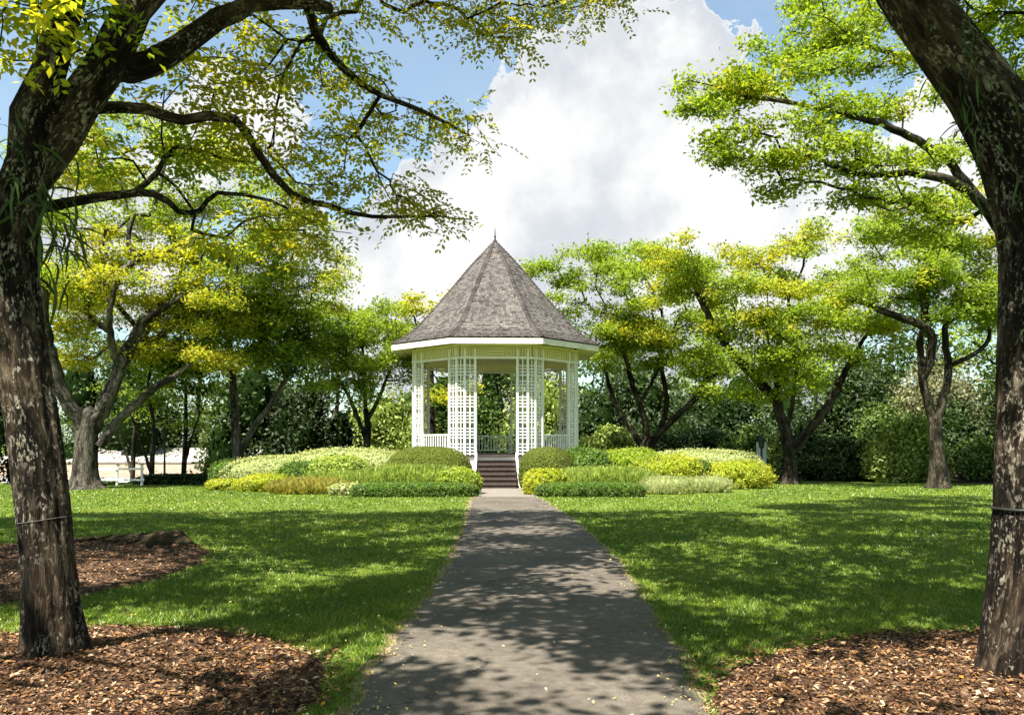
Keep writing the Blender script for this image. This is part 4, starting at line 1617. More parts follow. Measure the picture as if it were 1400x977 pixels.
D = 17.5
std_tree('overhanging_tree', 'tall tree hidden behind the near trunk, its lime-green boughs reaching over the lawn', 1392, D,
         [(1392, 690, D, .26), (1394, 560, D, .24), (1396, 440, D, .22), (1392, 370, D, .21), (1375, 320, D, .20)],
         [[(1380, 335, D, .15), (1345, 280, D - .2, .12), (1300, 248, D - .4, .10), (1240, 236, D - .6, .08), (1190, 240, D - .8, .06), (1130, 225, D - 1, .04)],
          [(1345, 285, D - .2, .10), (1290, 215, D, .09), (1220, 175, D - .2, .08), (1150, 155, D - .5, .06), (1080, 140, D - .7, .045), (1010, 132, D - .9, .03)],
          [(1385, 340, D, .15), (1370, 250, D + .4, .14), (1340, 150, D + .6, .12), (1280, 60, D + .8, .10), (1230, -20, D + 1, .07)],
          [(1300, 95, D + .7, .07), (1230, 75, D + .4, .055), (1160, 60, D + .2, .035)]],
         [(985, 125, 110, 34, D - 1, 'mix'), (1050, 115, 130, 40, D - .8, 'lime'), (960, 150, 70, 26, D - 1.2, 'mix'), (1110, 95, 140, 44, D - .5, 'lime'), (1060, 70, 110, 34, D, 'green'), (1130, 45, 140, 44, D + .3, 'lime'), (1180, 15, 140, 40, D + .5, 'mix'), (1200, 80, 120, 44, D, 'lime'),
          (1010, 190, 90, 30, D - 1.2, 'green'), (1070, 180, 120, 36, D - 1, 'lime'), (1140, 150, 120, 40, D - .8, 'lime'), (1000, 215, 60, 20, D - 1.3, 'green'), (1080, 225, 120, 34, D - 1.2, 'lime'), (1150, 205, 120, 36, D - 1, 'green'), (1060, 255, 80, 26, D - 1.3, 'green'),
          (1210, 220, 110, 40, D - .8, 'lime'), (1200, 150, 100, 36, D, 'lime'), (1170, 265, 110, 36, D - 1, 'lime'), (1240, 275, 110, 36, D - .6, 'lime'), (1290, 210, 80, 40, D, 'green'), (1300, 300, 90, 40, D, 'lime'), (1230, 320, 100, 30, D - .4, 'lime'), (1300, 130, 90, 50, D + .6, 'lime'), (1130, 10, 90, 30, D + .6, 'mix'),
          (1250, 20, 90, 40, D + .6, 'green')],
         'bark_dark', 118, 1.15, flat=.42, per=30, L=.10, sig=(.14, .14, .08), tip_r=.007, step=.3)

# ------------------------------------------------------------------ shrubs and hedges


def hull_dir(d, e):
    """unit direction -> point on a superellipsoid (e = 2 round, larger = boxier)"""
    k = (np.abs(d) ** e).sum(1) ** (-1.0 / e)
    return d * k[:, None]


def lumps(d, rng_ph, amp):
    s = 0
    for k, (f, a) in enumerate(((3.1, 1.0), (5.7, .6), (9.3, .4))):
        p = rng_ph[k * 3:k * 3 + 3]
        s = s + a * np.sin(d[:, 0] * f + p[0]) * np.sin(d[:, 1] * f + p[1]) * np.cos(d[:, 2] * f + p[2])
    return 1 + amp * s


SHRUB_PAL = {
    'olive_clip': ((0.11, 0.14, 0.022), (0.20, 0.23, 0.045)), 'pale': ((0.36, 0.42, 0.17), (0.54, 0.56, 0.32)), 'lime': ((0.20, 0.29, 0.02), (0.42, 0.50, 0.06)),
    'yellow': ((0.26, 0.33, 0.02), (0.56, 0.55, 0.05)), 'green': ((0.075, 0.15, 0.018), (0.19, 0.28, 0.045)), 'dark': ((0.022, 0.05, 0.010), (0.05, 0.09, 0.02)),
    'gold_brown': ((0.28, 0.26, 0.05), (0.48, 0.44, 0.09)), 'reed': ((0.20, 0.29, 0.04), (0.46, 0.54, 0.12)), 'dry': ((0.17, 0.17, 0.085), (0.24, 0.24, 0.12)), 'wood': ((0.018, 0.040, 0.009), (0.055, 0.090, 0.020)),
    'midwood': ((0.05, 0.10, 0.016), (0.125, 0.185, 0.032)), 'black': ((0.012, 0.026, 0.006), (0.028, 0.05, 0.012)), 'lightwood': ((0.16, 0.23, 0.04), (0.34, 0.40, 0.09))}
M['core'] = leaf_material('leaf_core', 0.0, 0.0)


def make_thicket(name, label, cat, c, r, pal, seed, n=5000, L=.08, group=None, lobes=15):
    """loose wild shrub: overlapping leafy heads of uneven height"""
    rng = np.random.default_rng(seed)
    root = thing(name, label, cat, c, 0, group)
    a, b = (np.array(q) for q in SHRUB_PAL[pal])
    Vs, Fs, Cs, nv = [], [], [], 0
    cv, cf, cn = [], [], 0
    for k in range(lobes):
        t = k / (lobes - 1)
        hx = rng.uniform(-.78, .78) if k else 0.0
        top = (1 - .45 * abs(hx) ** 1.6) * rng.uniform(.72, 1.0) if k % 3 else rng.uniform(.3, .6)
        if k == 0:
            top = 1.0
        if k >= lobes - 4:            # skirts down to the ground
            hx, top = -.75 + .5 * (k - lobes + 4), .32
        sz_ = rng.uniform(.28, .45)
        cc = np.array((hx * r[0], rng.uniform(-.75, .75) * r[1] - (.35 * r[1] if k % 3 == 0 else 0), top * r[2] * (1 - sz_ * .55)))
        rr = np.array((r[0] * sz_ * 1.0, r[1] * sz_ * 1.05, r[2] * sz_ * rng.uniform(.6, .9)))
        ph = rng.uniform(0, 6.28, 9)
        m = int(n / lobes)
        d = rand_dirs(m, rng)
        p = d * lumps(d, ph, .22)[:, None] * (1 - np.abs(rng.normal(0, .20, m)) + np.abs(rng.normal(0, .20, m)))[:, None] * rr + cc
        ok = p[:, 2] > .03
        p, d = p[ok], d[ok]
        m = len(p)
        nn = d * .8 + np.array((0, 0, .5)) + rng.normal(0, .6, (m, 3))
        ln = L * rng.uniform(.6, 1.4, m)
        V, Fq = quads_from(p, rng.normal(0, 1, (m, 3)), nn, ln, ln * .52, .1)
        tt = np.clip(rng.uniform(.1, .75) + rng.normal(0, .25, m), 0, 1)[:, None]
        Vs.append(V)
        Fs.append(Fq + nv)
        Cs.append(np.repeat(((1 - tt) * a + tt * b) * rng.uniform(.7, 1.25, (m, 1)), 4, 0))
        nv += len(V)
        nu, nf = 12, 8
        TH, FI = np.meshgrid(np.linspace(0, 2 * np.pi, nu, endpoint=False), np.linspace(.05, np.pi - .05, nf))
        d = np.stack([np.sin(FI) * np.cos(TH), np.sin(FI) * np.sin(TH), np.cos(FI)], 2).reshape(-1, 3)
        v = d * lumps(d, ph, .22)[:, None] * rr * .62 + cc
        v[:, 2] = np.maximum(v[:, 2], .01)
        i = np.arange((nf - 1) * nu)
        q, w = i // nu, i % nu
        cv.append(v)
        cf.append(np.stack([q * nu + w, (q + 1) * nu + w, (q + 1) * nu + (w + 1) % nu, q * nu + (w + 1) % nu], 1) + cn)
        cn += len(v)
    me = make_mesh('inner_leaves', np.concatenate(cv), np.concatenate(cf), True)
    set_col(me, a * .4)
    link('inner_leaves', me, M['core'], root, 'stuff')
    me = make_mesh('foliage', np.concatenate(Vs), np.concatenate(Fs))
    set_col(me, np.concatenate(Cs))
    link('foliage', me, M['leaf_glossy'], root, 'stuff')
    tb = Tubes()
    for k in range(5):
        x = rng.uniform(-.5, .5) * r[0]
        pts = [(x * .5, 0, -.05), (x * .7, rng.normal(0, .1), r[2] * .3), (x, rng.normal(0, .2), r[2] * .65)]
        cc = catmull([q + (w,) for q, w in zip(pts, (.06, .05, .03))], .3)
        tb.tube(cc[:, :3], cc[:, 3], 6, 0, 0, rng)
    link('stems', tb.mesh('stems'), M['bark_dark'], root, 'stuff')
    return root


def make_shrub(name, label, cat, c, r, pal, seed, n=5000, L=.08, e=2.9, amp=.06, shaggy=.06, blade=False, group=None, rot=0.0, mat='leaf', stems=True, depth=1.0, aspect=.5, core=.86):
    """c: ground point under the middle, r: half sizes; r[2] is the full height"""
    rng = np.random.default_rng(seed)
    root = thing(name, label, cat, c, rot, group)
    ph = rng.uniform(0, 6.28, 9)
    rr = np.array((r[0], r[1], r[2] * .62))
    zc = r[2] * .38
    a, b = (np.array(q) for q in SHRUB_PAL[pal])
    # dense inner leaf mass
    nu, nv = 28, 14
    th = np.linspace(0, 2 * np.pi, nu, endpoint=False)
    fi = np.linspace(0.02, np.pi - .02, nv)
    TH, FI = np.meshgrid(th, fi)
    d = np.stack([np.sin(FI) * np.cos(TH), np.sin(FI) * np.sin(TH), np.cos(FI)], 2).reshape(-1, 3)
    v = hull_dir(d, e) * lumps(d, ph, amp)[:, None] * rr * core + np.array((0, 0, zc))
    v[:, 2] = np.maximum(v[:, 2], .01)
    i = np.arange((nv - 1) * nu)
    q, k = i // nu, i % nu
    f = np.stack([q * nu + k, (q + 1) * nu + k, (q + 1) * nu + (k + 1) % nu, q * nu + (k + 1) % nu], 1)
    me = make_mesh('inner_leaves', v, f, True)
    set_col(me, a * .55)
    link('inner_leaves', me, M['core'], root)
    d = rand_dirs(int(n * 2.3), rng)
    p = hull_dir(d, e) * lumps(d, ph, amp)[:, None]
    u = 1 - np.abs(rng.normal(0, shaggy, len(p))) * (1 if not blade else .4) + np.abs(rng.normal(0, shaggy * .5, len(p)))
    p = p * u[:, None] * rr + np.array((0, 0, zc))
    # leaves gather in tufts with darker gaps between, and a few shoots stand proud
    tuft = np.sin(p[:, 0] * 13 + ph[3]) * np.sin(p[:, 1] * 14 + ph[4]) * np.cos(p[:, 2] * 15 + ph[5]) + .5 * np.sin(p[:, 0] * 29 + ph[6]) * np.sin(p[:, 2] * 27 + ph[7])
    shoot = (rng.random(len(p)) < .02) & (d[:, 2] > .1) & (e < 3.5) & (shaggy > .02)
    p[shoot] += d[shoot] * rng.uniform(.03, .16, (int(shoot.sum()), 1))
    keep = (p[:, 2] > .02) & ((tuft + rng.normal(0, .35, len(p)) > -.25) | (shaggy < .02))
    p, d = p[keep][:n], d[keep][:n]
    m = len(p)
    nrm = d / rr
    nrm /= np.linalg.norm(nrm, axis=1, keepdims=True)
    if blade:
        ax = np.array((0, 0, 1.0)) + nrm * .7 + rng.normal(0, .35, (m, 3))
        nn = nrm + rng.normal(0, .4, (m, 3))
        asp = .16
    else:
        ax = rng.normal(0, 1, (m, 3)) + nrm * .3
        nn = nrm * .9 + np.array((0, 0, .5)) + rng.normal(0, .55, (m, 3))
        asp = aspect
    ln = L * rng.uniform(.6, 1.35, m)
    V, Fq = quads_from(p, ax, nn, ln, ln * asp, .1)
    patch = .5 + .5 * np.sin(p[:, 0] * 3.1 + ph[0]) * np.sin(p[:, 1] * 2.7 + ph[1])
    t = np.clip(.15 + .5 * patch + rng.normal(0, .28, m), 0, 1)[:, None]
    C = ((1 - t) * a + t * b) * rng.uniform(.65, 1.3, (m, 1))
    odd = rng.random(m) < .12
    C[odd] = C[odd] * .5 + np.array((.05, .10, .012)) * .5 * (1 + (a.mean() < .06))
    me = make_mesh('foliage', V, Fq)
    set_col(me, np.repeat(C, 4, 0))
    link('foliage', me, M[mat], root, 'stuff')
    return root


def px_shrub(name, label, cat, x0, x1, ytop, D, pal, seed, depth=None, **kw):
    """extent in photo pixels at the depth of the row it stands in"""
    cx = (x0 + x1) / 2
    c = ground_at(cx, D)
    rx = (x1 - x0) / 2 / F * D * (1.0 if x1 in (645, 652, 656) or x0 in (709, 716, 734) else 1.12)
    h = EYE + (HY - ytop) / F * D - c[2]
    return make_shrub(name, label, cat, c, (rx, depth or min(rx, 1.1), h), pal, seed, **kw)


# beds left of the steps
px_shrub('clipped_shrub', 'clipped olive-green dome hedge against the left front lattice column', 'hedge', 528, 645, 610, 27.6, 'olive_clip', 201, depth=1.0, n=9000, L=.055, e=2.6, amp=.015, shaggy=.015, core=.97)
px_shrub('clipped_shrub', 'clipped olive-green dome hedge touching the right side of the steps', 'hedge', 709, 786, 611, 27.6, 'olive_clip', 202, depth=.9, n=7000, L=.055, e=2.5, amp=.015, shaggy=.015, core=.97)
px_shrub('variegated_hedge', 'long pale cream-green hedge sloping away from the clipped dome', 'hedge', 395, 560, 613, 28.6, 'pale', 203, depth=1.1, n=9000, L=.075, e=2.8, amp=.03, shaggy=.05)
px_shrub('variegated_hedge', 'lower pale cream-green hedge tapering to a dark round bush', 'hedge', 310, 450, 622, 29.2, 'pale', 204, depth=1.0, n=8000, L=.075, e=2.4, amp=.04, shaggy=.05)
px_shrub('round_bush', 'small dark green round bush ending the pale hedge', 'bush', 292, 338, 628, 29.4, 'green', 205, depth=.7, n=4000, L=.07)
px_shrub('leafy_shrub', 'loose dark green shrub below the pale hedge', 'shrub', 385, 450, 632, 27.4, 'green', 206, depth=.7, n=4500, L=.10, shaggy=.12)
px_shrub('leafy_shrub', 'fresh green shrub between the pale hedge and the reedy lime plants', 'shrub', 428, 500, 624, 27.0, 'reed', 207, depth=.7, n=5000, L=.11, shaggy=.12)
px_shrub('reedy_plant', 'lime green reedy planting in front of the clipped dome', 'plant', 490, 632, 638, 26.0, 'reed', 208, depth=.8, n=9000, L=.17, e=2.8, shaggy=.10, blade=True)
px_shrub('reedy_plant', 'grassy olive-green clump below the fresh green shrub', 'plant', 420, 515, 645, 26.4, 'reed', 209, depth=.7, n=6000, L=.17, e=2.6, shaggy=.12, blade=True)
px_shrub('golden_shrub', 'bright yellow-green mound beside the foot of the left stringer', 'shrub', 600, 656, 641, 25.2, 'lime', 210, depth=.55, n=4500, L=.075, e=2.8, amp=.10, shaggy=.08)
px_shrub('golden_shrub', 'bright yellow mound under the pale sloping hedge', 'shrub', 333, 402, 648, 27.0, 'yellow', 211, depth=.8, n=4500, L=.075, amp=.16, shaggy=.09)
px_shrub('golden_shrub', 'small low yellow mound at the far end of the left bed', 'shrub', 288, 338, 655, 27.8, 'yellow', 212, depth=.6, n=3000, L=.075, amp=.16, shaggy=.09)
px_shrub('ornamental_grass', 'golden brown grassy tuft row at the lawn edge', 'plant', 376, 470, 654, 25.4, 'gold_brown', 213, depth=.5, n=5500, L=.13, shaggy=.12, blade=True, e=2.6)
px_shrub('variegated_plant', 'small pale variegated clump between golden grass and low green hedge', 'plant', 452, 496, 661, 24.9, 'pale', 214, depth=.4, n=2600, L=.09)
px_shrub('low_hedge', 'low trimmed dark green hedge along the lawn left of the path', 'hedge', 482, 652, 659, 24.1, 'green', 215, depth=.42, n=9000, L=.06, e=4.0, amp=.03, shaggy=.04)
# beds right of the steps
px_shrub('leafy_shrub', 'glossy dark green shrub behind the right clipped dome', 'shrub', 760, 838, 613, 28.2, 'green', 220, depth=.8, n=5500, L=.10, e=2.5, shaggy=.09)
px_shrub('golden_shrub', 'yellow-green hedge block next to the glossy dark shrub', 'shrub', 818, 905, 613, 28.4, 'lime', 221, depth=.8, n=6000, L=.075, e=3.0, amp=.06, shaggy=.07)
px_shrub('variegated_hedge', 'pale cream-topped hedge behind the yellow shrubs right of the bandstand', 'hedge', 880, 1032, 614, 30.6, 'pale', 222, depth=.9, n=8000, L=.075, e=2.8, amp=.06, shaggy=.07)
px_shrub('golden_shrub', 'bright yellow shrub with green flank in the middle of the right bed', 'shrub', 868, 950, 622, 28.0, 'yellow', 223, depth=.8, n=5500, L=.08, amp=.16, shaggy=.09)
px_shrub('leafy_shrub', 'small dark green bush wedged between two yellow shrubs', 'shrub', 938, 972, 628, 28.4, 'green', 224, depth=.5, n=2500, L=.08)
px_shrub('golden_shrub', 'large yellow shrub closing the right bed next to the grey post', 'shrub', 958, 1046, 631, 28.6, 'yellow', 225, depth=.9, n=6000, L=.08, amp=.16, shaggy=.09)
px_shrub('reedy_plant', 'lime green reedy planting in front of the yellow hedge block', 'plant', 760, 890, 640, 26.2, 'reed', 226, depth=.8, n=9000, L=.17, e=2.8, shaggy=.10, blade=True)
px_shrub('golden_shrub', 'bright yellow mound by the foot of the right stringer', 'shrub', 716, 774, 641, 25.2, 'yellow', 227, depth=.55, n=4500, L=.075, e=2.8, amp=.10, shaggy=.08)
px_shrub('low_hedge', 'low trimmed dark green hedge along the lawn right of the path', 'hedge', 734, 880, 659, 24.1, 'green', 228, depth=.42, n=8500, L=.06, e=4.0, amp=.03, shaggy=.04)
px_shrub('variegated_plant', 'pale yellow variegated clump next to the right low hedge', 'plant', 880, 944, 652, 25.4, 'pale', 229, depth=.5, n=4000, L=.10, shaggy=.1, blade=True)
px_shrub('variegated_plant', 'pale yellow variegated clump before the large yellow shrub', 'plant', 936, 994, 652, 26.2, 'pale', 230, depth=.5, n=4000, L=.10, shaggy=.1, blade=True)

# shrubs behind the lawn
back = [  # x0, x1, ytop, D, palette, seed, label, n, L
    (1195, 1290, 575, 33.0, 'lightwood', 301, 'light green leafy bush at the lawn edge between the two dark-armed trees', 9000, .16),
    (1215, 1345, 490, 38.0, 'dry', 302, 'greyish dry-looking tall shrub behind the pale-footed tree', 9000, .16),
    (1100, 1225, 505, 39.0, 'wood', 303, 'dark dense shrub mass right of the forked tree', 10000, .17),
    (1290, 1440, 520, 35.0, 'wood', 304, 'dark green shrub filling the gap beside the near right trunk', 10000, .16),
    (1095, 1200, 600, 34.5, 'wood', 305, 'low dark shrub at the foot of the forked tree', 6000, .14),
    (985, 1060, 585, 34.0, 'midwood', 306, 'mid green bush behind the grey post', 5000, .13),
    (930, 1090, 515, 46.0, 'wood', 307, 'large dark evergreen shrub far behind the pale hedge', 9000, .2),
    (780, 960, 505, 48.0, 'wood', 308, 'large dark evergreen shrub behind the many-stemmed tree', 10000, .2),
    (785, 880, 585, 40.0, 'lightwood', 309, 'pale green bush beside the right railing of the bandstand', 5000, .15),
    (690, 800, 520, 52.0, 'lightwood', 310, 'pale bushy tree seen through the right openings of the bandstand', 6000, .2),
    (560, 690, 500, 54.0, 'midwood', 311, 'green bush seen through the left openings of the bandstand', 6000, .2),
    (640, 740, 470, 60.0, 'wood', 312, 'dark tree mass seen through the middle opening of the bandstand', 6000, .22),
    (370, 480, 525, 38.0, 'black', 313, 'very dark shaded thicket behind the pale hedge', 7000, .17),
    (470, 590, 540, 48.0, 'lightwood', 314, 'pale sunlit bush behind the bright round tree', 6000, .2),
    (285, 430, 500, 41.0, 'wood', 315, 'dark green thicket behind the slim pale trunk', 9000, .19),
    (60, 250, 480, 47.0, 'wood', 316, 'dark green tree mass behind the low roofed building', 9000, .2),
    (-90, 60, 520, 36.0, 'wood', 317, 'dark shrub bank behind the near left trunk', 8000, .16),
    (90, 150, 655, 30.2, 'wood', 318, 'low dark planting at the foot of the thick grey trunk', 1800, .12),
    (1040, 1130, 575, 36.5, 'wood', 320, 'dark bush just behind the forked trunk', 6000, .15),
    (1150, 1260, 560, 36.0, 'midwood', 321, 'mid green broad bush behind the light green leafy bush', 7000, .15),
    (1330, 1480, 580, 32.5, 'midwood', 322, 'mid green bush bank right of the pale-footed tree', 7000, .14),
    (880, 1000, 575, 41.0, 'wood', 323, 'dark bush below the long leaning stem of the many-stemmed tree', 6000, .16),
    (190, 290, 648, 31.0, 'black', 319, 'low dark planting between the white rail and the left bed', 3000, .12)]
for x0, x1, yt, D, pal, sd, lab, n, L in back:
    c = ground_at((x0 + x1) / 2, D)
    rx = (x1 - x0) / 2 / F * D * 1.1
    h = EYE + (HY - yt) / F * D - c[2]
    if h < 1.2:
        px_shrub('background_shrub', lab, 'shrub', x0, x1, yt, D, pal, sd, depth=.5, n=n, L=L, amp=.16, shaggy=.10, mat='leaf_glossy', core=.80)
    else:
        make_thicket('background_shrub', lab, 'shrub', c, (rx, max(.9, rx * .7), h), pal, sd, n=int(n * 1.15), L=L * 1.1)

# far belt of tall trees closing the view
rng = np.random.default_rng(77)
for i, px in enumerate(np.linspace(-260, 1660, 15)):
    D = 66 + 8 * math.sin(i * 2.3)
    b = ground_at(px, D)
    h = rng.uniform(8.5, 11.5)
    w = rng.uniform(4.2, 5.6)
    bl = []
    for k in range(13):
        a = rng.uniform(0, 6.28)
        q = rng.uniform(0, .7)
        pal_k = ['deep', 'green', 'deep'][i % 3]
        bl.append((b + np.array((math.cos(a) * w * q, math.sin(a) * w * q * .7, rng.uniform(.18, .95) * h)), (rng.uniform(1.3, 2.1), 1.5, rng.uniform(.7, 1.1)), 15, pal_k))
    make_tree('belt_tree', 'dark green tree in the far belt behind the garden' if i % 3 != 1 else 'lighter green tree standing among the dark trees of the far belt', 'far belt of dark trees' if i % 3 != 1 else 'far belt of lighter trees', b,
              [[tuple(b + np.array((0, 0, -.1))) + (.28,), tuple(b + np.array((.1, 0, h * .3))) + (.22,), tuple(b + np.array((.3, .2, h * .6))) + (.12,)]],
              bl, 'bark_dark', 400 + i, per=17, L=.36, sig=(.6, .6, .3), step=1.0, tip_r=.02, conn_z=.8, trunk_sides=8, dens=1.0, aspect=.6)

# taller trees standing close behind the shrubs
rng = np.random.default_rng(78)
spots = [(-60, 47, 410, 'deep', 'dark leafy tree behind the near left trunk'), (45, 50, 400, 'green', 'green tree rising above the pavilion left end'), (160, 52, 405, 'deep', 'dark tree rising right above the pavilion roof'),
         (265, 50, 400, 'deep', 'dark tree between the pavilion and the dark thicket'), (365, 49, 410, 'deep', 'dark tree above the very dark thicket'), (455, 53, 430, 'deep', 'dark tree behind the bright round-crowned tree'),
         (760, 55, 470, 'deep', 'dark tree just behind the right eave of the bandstand'), (850, 53, 425, 'deep', 'dark tree behind the many-stemmed tree'), (960, 55, 425, 'green', 'green tree behind the gap between stemmed and forked trees'), (1060, 51, 420, 'deep', 'dark tree behind the crown of the forked tree'),
         (1160, 50, 405, 'deep', 'dark tree behind the golden boughs of the forked tree'), (1265, 48, 400, 'deep', 'dark tree behind the arching arms of the pale-footed tree'), (1365, 46, 390, 'green', 'green tree just left of the near right trunk'), (1470, 46, 430, 'deep', 'dark tree beyond the near right trunk')]
for i, (px, D, yt, pal, lab) in enumerate(spots):
    b = ground_at(px, D)
    h = EYE + (HY - yt) / F * D - b[2]
    w = 80 / F * D
    bl = []
    for k in range(21):
        a_ = rng.uniform(0, 6.28)
        q = rng.uniform(0, .9)
        bl.append((b + np.array((math.cos(a_) * w * q, math.sin(a_) * w * q * .7, (.12 + .82 * (k / 20)) * h)), (rng.uniform(1.0, 1.7), 1.3, rng.uniform(.6, .9)), 13, pal))
    make_tree('backdrop_tree', lab, None, b,
              [[tuple(b + np.array((0, 0, -.1))) + (.24,), tuple(b + np.array((.1, 0, h * .3))) + (.2,), tuple(b + np.array((.3, .2, h * .6))) + (.11,)]],
              bl, 'bark_dark', 470 + i, per=25, L=.23, sig=(.5, .5, .28), step=.8, tip_r=.016, conn_z=.6, trunk_sides=9, aspect=.55)

# thin trees by the white rail
for k, (px, D, top, lab) in enumerate(((206, 32.0, 470, 'thin mossy twin-stemmed tree right of the white rail'), (250, 34.0, 500, 'thin dark sapling before the low roofed building'), (180, 36.0, 490, 'slender dark leaning tree behind the white rail'))):
    b = ground_at(px, D)
    g0 = tuple(b + np.array((0, 0, -.1))) + (.11,)
    std = [g0] + pxlimb([(px + 2, 630, D, .10), (px + 4, 580, D, .08), (px - 4 + 8 * k, 530, D, .06), (px + 6, top + 10, D, .03)])
    l2 = pxlimb([(px + 1, 650, D, .07), (px - 8 + 14 * (k == 1), 620, D, .06), (px - 22 + 40 * (k == 1), 580, D, .04), (px - 35 + 66 * (k == 1), 550, D, .02)])
    make_tree('thin_tree', lab, None, b, [std, l2], pxblobs([(px, top, 90, 40, D, 'green'), (px - 25, top + 40, 70, 34, D, 'deep'), (px + 25, top + 50, 70, 34, D + .5, 'green'), (px, top + 80, 70, 26, D, 'deep')], rb, 1.0), 'bark_dark', 440 + k, per=18, L=.13, conn_z=.8, trunk_sides=10)

# ------------------------------------------------------------------ epiphytes on the near trunks
def frond_mesh(L, W, curl, seed):
    n = 7
    vs, fs = [], []
    for i in range(n):
        t = i / (n - 1)
        w = W * (math.sin(math.pi * min(1, t * .92 + .08)) ** .8) / 2
        y, z = L * t * (1 - .35 * curl * t), -L * curl * t * t * .8
        vs += [(-w, y, z + w * .25), (0, y, z), (w, y, z + w * .25)]
    for i in range(n - 1):
        a = 3 * i
        fs += [[a, a + 1, a + 4, a + 3], [a + 1, a + 2, a + 5, a + 4]]
    me = make_mesh('frond', vs, fs, True)
    set_col(me, np.array((0.030, 0.058, 0.012)) * (1 + .3 * (seed % 3)))
    return me


fr = [frond_mesh(.34, .026, .9, 0), frond_mesh(.24, .022, .7, 1), frond_mesh(.42, .028, 1.1, 2)]


def fern(label, c, n, seed, facing, spread=.25, sc=1.0):
    rng = np.random.default_rng(seed)
    root = thing('epiphytic_fern', label, 'fern', c)
    for i in range(n):
        o = link('frond', fr[i % 3], M['leaf_glossy'], root)
        o.location = tuple(rng.normal(0, spread, 3) * np.array((.5, .4, 1.0)))
        o.rotation_euler = (rng.uniform(-1.1, .5), rng.normal(0, .4), facing + rng.normal(0, .8))
        s = rng.uniform(.7, 1.2) * sc
        o.scale = (s, s, s)


D = NLD
fern('dark strap-leaved fern hanging from the leaning left trunk below its fork', P(62, 300, D + .05), 90, 1, -1.3, .26, .9)
fern('small dark fern tucked in the fork of the left trunk', P(10, 215, D - .15), 40, 2, 2.6, .22, .7)
D = NR_[1]
fern('dark leafy fern along the inner bend of the right trunk', P(1368, 205, D - .16), 70, 3, .4, .36, .5)
fern('dark leafy fern high on the right trunk near the frame top', P(1325, 70, D - .12), 55, 4, -.4, .28, .5)

# thin root hanging over the right trunk
tb = Tubes()
pts = [P(x, y, d) for x, y, d in ((1318, 50, 5.2), (1319, 110, 5.12), (1340, 170, 5.08), (1372, 215, 5.04), (1398, 248, 5.02), (1425, 290, 5.05))]
cc = catmull([tuple(p) + (.006,) for p in pts], .08)
tb.tube(cc[:, :3], cc[:, 3], 5)
tag(link('hanging_root', tb.mesh('hanging_root'), M['bark_grey']), 'thin pale aerial root hanging across the dark bend of the right trunk', 'root')


# cables round the trunks
def cable(label, tree, limb, z, r, mat, tilt):
    from mathutils.bvhtree import BVHTree
    tr = next(o for o in tree.children if o.name.startswith('trunk'))
    off = Vector(tree.location)
    bvh = BVHTree.FromPolygons([v.co + off for v in tr.data.vertices], [tuple(q.vertices) for q in tr.data.polygons])
    fine = catmull(np.asarray(limb), .05)
    i = int(np.abs(fine[:, 2] - z).argmin())
    c = Vector(fine[i, :3])
    ring = []
    for a in np.linspace(0, 2 * math.pi, 61):
        d = Vector((math.cos(a), math.sin(a), 0))
        h = c + Vector((0, 0, tilt * math.cos(a) * .2))
        hit = bvh.ray_cast(h + d * 1.0, -d)
        ring.append(np.array((hit[0] if hit[0] else h + d * .24) + d * r * .6))
    tb = Tubes()
    tb.tube(ring, np.full(61, r), 6)
    tag(link('cable', tb.mesh('cable'), mat), label, 'cable')


cable('thin dull wire tied round the leaning left trunk', tree_l, lt_trunk, P(66, 707, NLD)[2], .0028, flat_mat('dull_wire', (.10, .09, .08)), .12)
cable('thick dark cable tied round the bent right trunk', tree_r, rt_trunk, P(1400, 700, NR_[1])[2], .011, M['dark_metal'], .0)

# ------------------------------------------------------------------ white rail, lamp posts, grey post, building
root = thing('rail_fence', 'short white post-and-rail fence beside the thick grey trunk', 'fence', ground_at(160, 30.0))
base = np.array(root.location)
for px in (128, 160, 194):
    m = MB()
    p = ground_at(px, 30.0) - base
    m.box((p[0], 0, .36), (.075, .075, .80))
    m.box((p[0], 0, .775), (.10, .10, .03))
    m.obj('post', M['white_paint'], root, bevel=.006)
for z in (.22, .62):
    m = MB()
    x0, x1 = ground_at(124, 30.0)[0] - base[0], ground_at(198, 30.0)[0] - base[0]
    m.box(((x0 + x1) / 2, -.055, z), (x1 - x0, .03, .07))
    m.obj('rail', M['white_paint'], root)


def lamp_post(label, px, D, h):
    root = thing('lamp_post', label, 'lamp', ground_at(px, D))
    m = MB()
    m.lathe([(.09, 0), (.09, .12), (.055, .16), (.04, .5), (.035, h)], 12)
    m.obj('pole', M['dark_metal'], root)
    m = MB()
    m.lathe([(.05, h), (.10, h + .04), (.13, h + .30), (.14, h + .33), (.16, h + .35), (.05, h + .46), (.02, h + .52)], 8)
    m.obj('lantern', M['dark_metal'], root)


lamp_post('thin black lamp post before the low roofed building', 225, 31.5, 1.75)
lamp_post('black lamp post standing in front of the grey panel', 1041, 31.6, 1.35)
root = thing('notice_panel', 'pale grey two-leaf panel behind the black lamp post at the bed end', 'sign', ground_at(1041, 32.2))
for s in (-1, 1):
    m = MB()
    m.box((s * .12, 0, .80), (.15, .06, 1.6))
    m.obj('leaf_panel', M['grey_metal'], root, bevel=.008)
m = MB()
m.box((0, .03, .8), (.09, .04, 1.5))
m.obj('spine', M['dark_metal'], root)

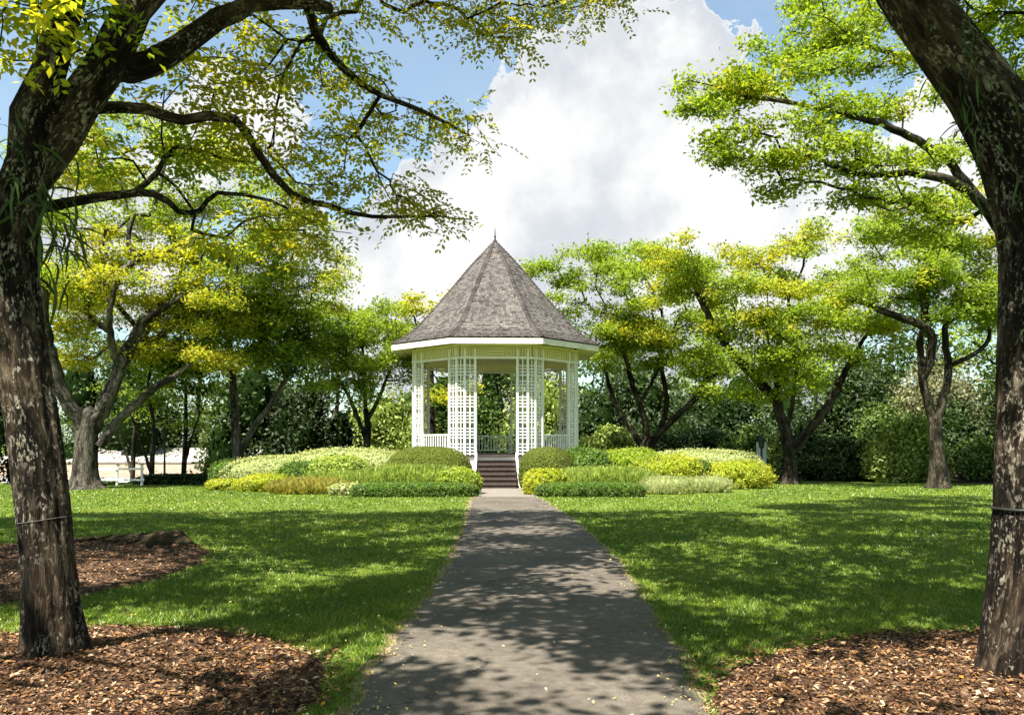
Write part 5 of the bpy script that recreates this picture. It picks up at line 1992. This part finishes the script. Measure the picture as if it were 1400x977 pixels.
M['pale_roof'] = flat_mat('pale_roof', (0.36, 0.34, 0.31), .7, .12, 3.0)
M['tan_roof'] = flat_mat('tan_roof', (0.26, 0.195, 0.15), .85, .18, 5.0)
M['wall_white'] = flat_mat('wall_white', (0.42, 0.37, 0.32), .8, .1, 2.0)
M['dark_glass'] = flat_mat('dark_glass', (0.02, 0.022, 0.025), .15, .1, 2.0, 0, .5)


def building():
    D = 44.0
    b = ground_at(195, D)
    root = thing('pavilion', 'low pale-roofed pavilion with a tan verandah roof beyond the white rail', 'building', b)
    zb = b[2]
    W = 15.0

    def zpx(py, dd):
        return EYE + (HY - py) / F * dd - zb
    ztop, zmid = zpx(614, D + 2), zpx(632, D)
    m = MB()
    m.box((0, 1.6, zmid / 2), (W, 3.2, zmid))
    m.obj('wall', M['wall_white'], root)
    m = MB()
    vs = [(-W / 2 - .3, -.35, zmid - .02), (W / 2 + .3, -.35, zmid - .02), (W / 2 + .3, 1.8, ztop), (-W / 2 - .3, 1.8, ztop), (-W / 2 - .3, 3.6, zmid - .02), (W / 2 + .3, 3.6, zmid - .02)]
    vs += [(x, y, z + .09) for x, y, z in vs]
    m.add(vs, [[0, 3, 2, 1], [3, 4, 5, 2], [6, 7, 8, 9], [9, 8, 11, 10], [0, 1, 7, 6], [1, 2, 8, 7], [2, 5, 11, 8], [5, 4, 10, 11], [4, 3, 9, 10], [3, 0, 6, 9]])
    m.obj('roof', M['pale_roof'], root)
    n = 9
    for i in range(n):
        x = -W / 2 + W * (i + .5) / n
        m = MB()
        m.box((x, -.03, zmid - .40), (W / n - .35, .06, .42))
        wdw = m.obj('window', M['dark_glass'], root)
        m = MB()
        m.box((x, -.07, zmid - .64), (W / n - .25, .10, .05))
        m.box((x, -.07, zmid - .17), (W / n - .25, .10, .05))
        m.obj('frame', M['white_paint'], wdw)
    zv = zpx(638, D - 2)
    m = MB()
    ve = zpx(652, D - 3)
    vs = [(-W / 2, -.10, zv + .15), (W / 2, -.10, zv + .15), (W / 2, -2.6, ve), (-W / 2, -2.6, ve)]
    vs += [(x, y, z - .08) for x, y, z in vs]
    m.add(vs, [[0, 3, 2, 1], [4, 5, 6, 7], [0, 1, 5, 4], [1, 2, 6, 5], [2, 3, 7, 6], [3, 0, 4, 7]])
    m.obj('verandah_roof', M['tan_roof'], root)
    m = MB()
    m.box((0, -2.62, ve - .16), (W, .04, .24))
    m.obj('fascia', M['white_paint'], root)
    for i in range(6):
        m = MB()
        m.box((-W / 2 + .2 + (W - .4) * i / 5, -2.5, (ve - .1) / 2), (.12, .12, ve - .1))
        m.obj('verandah_post', M['white_paint'], root)


building()
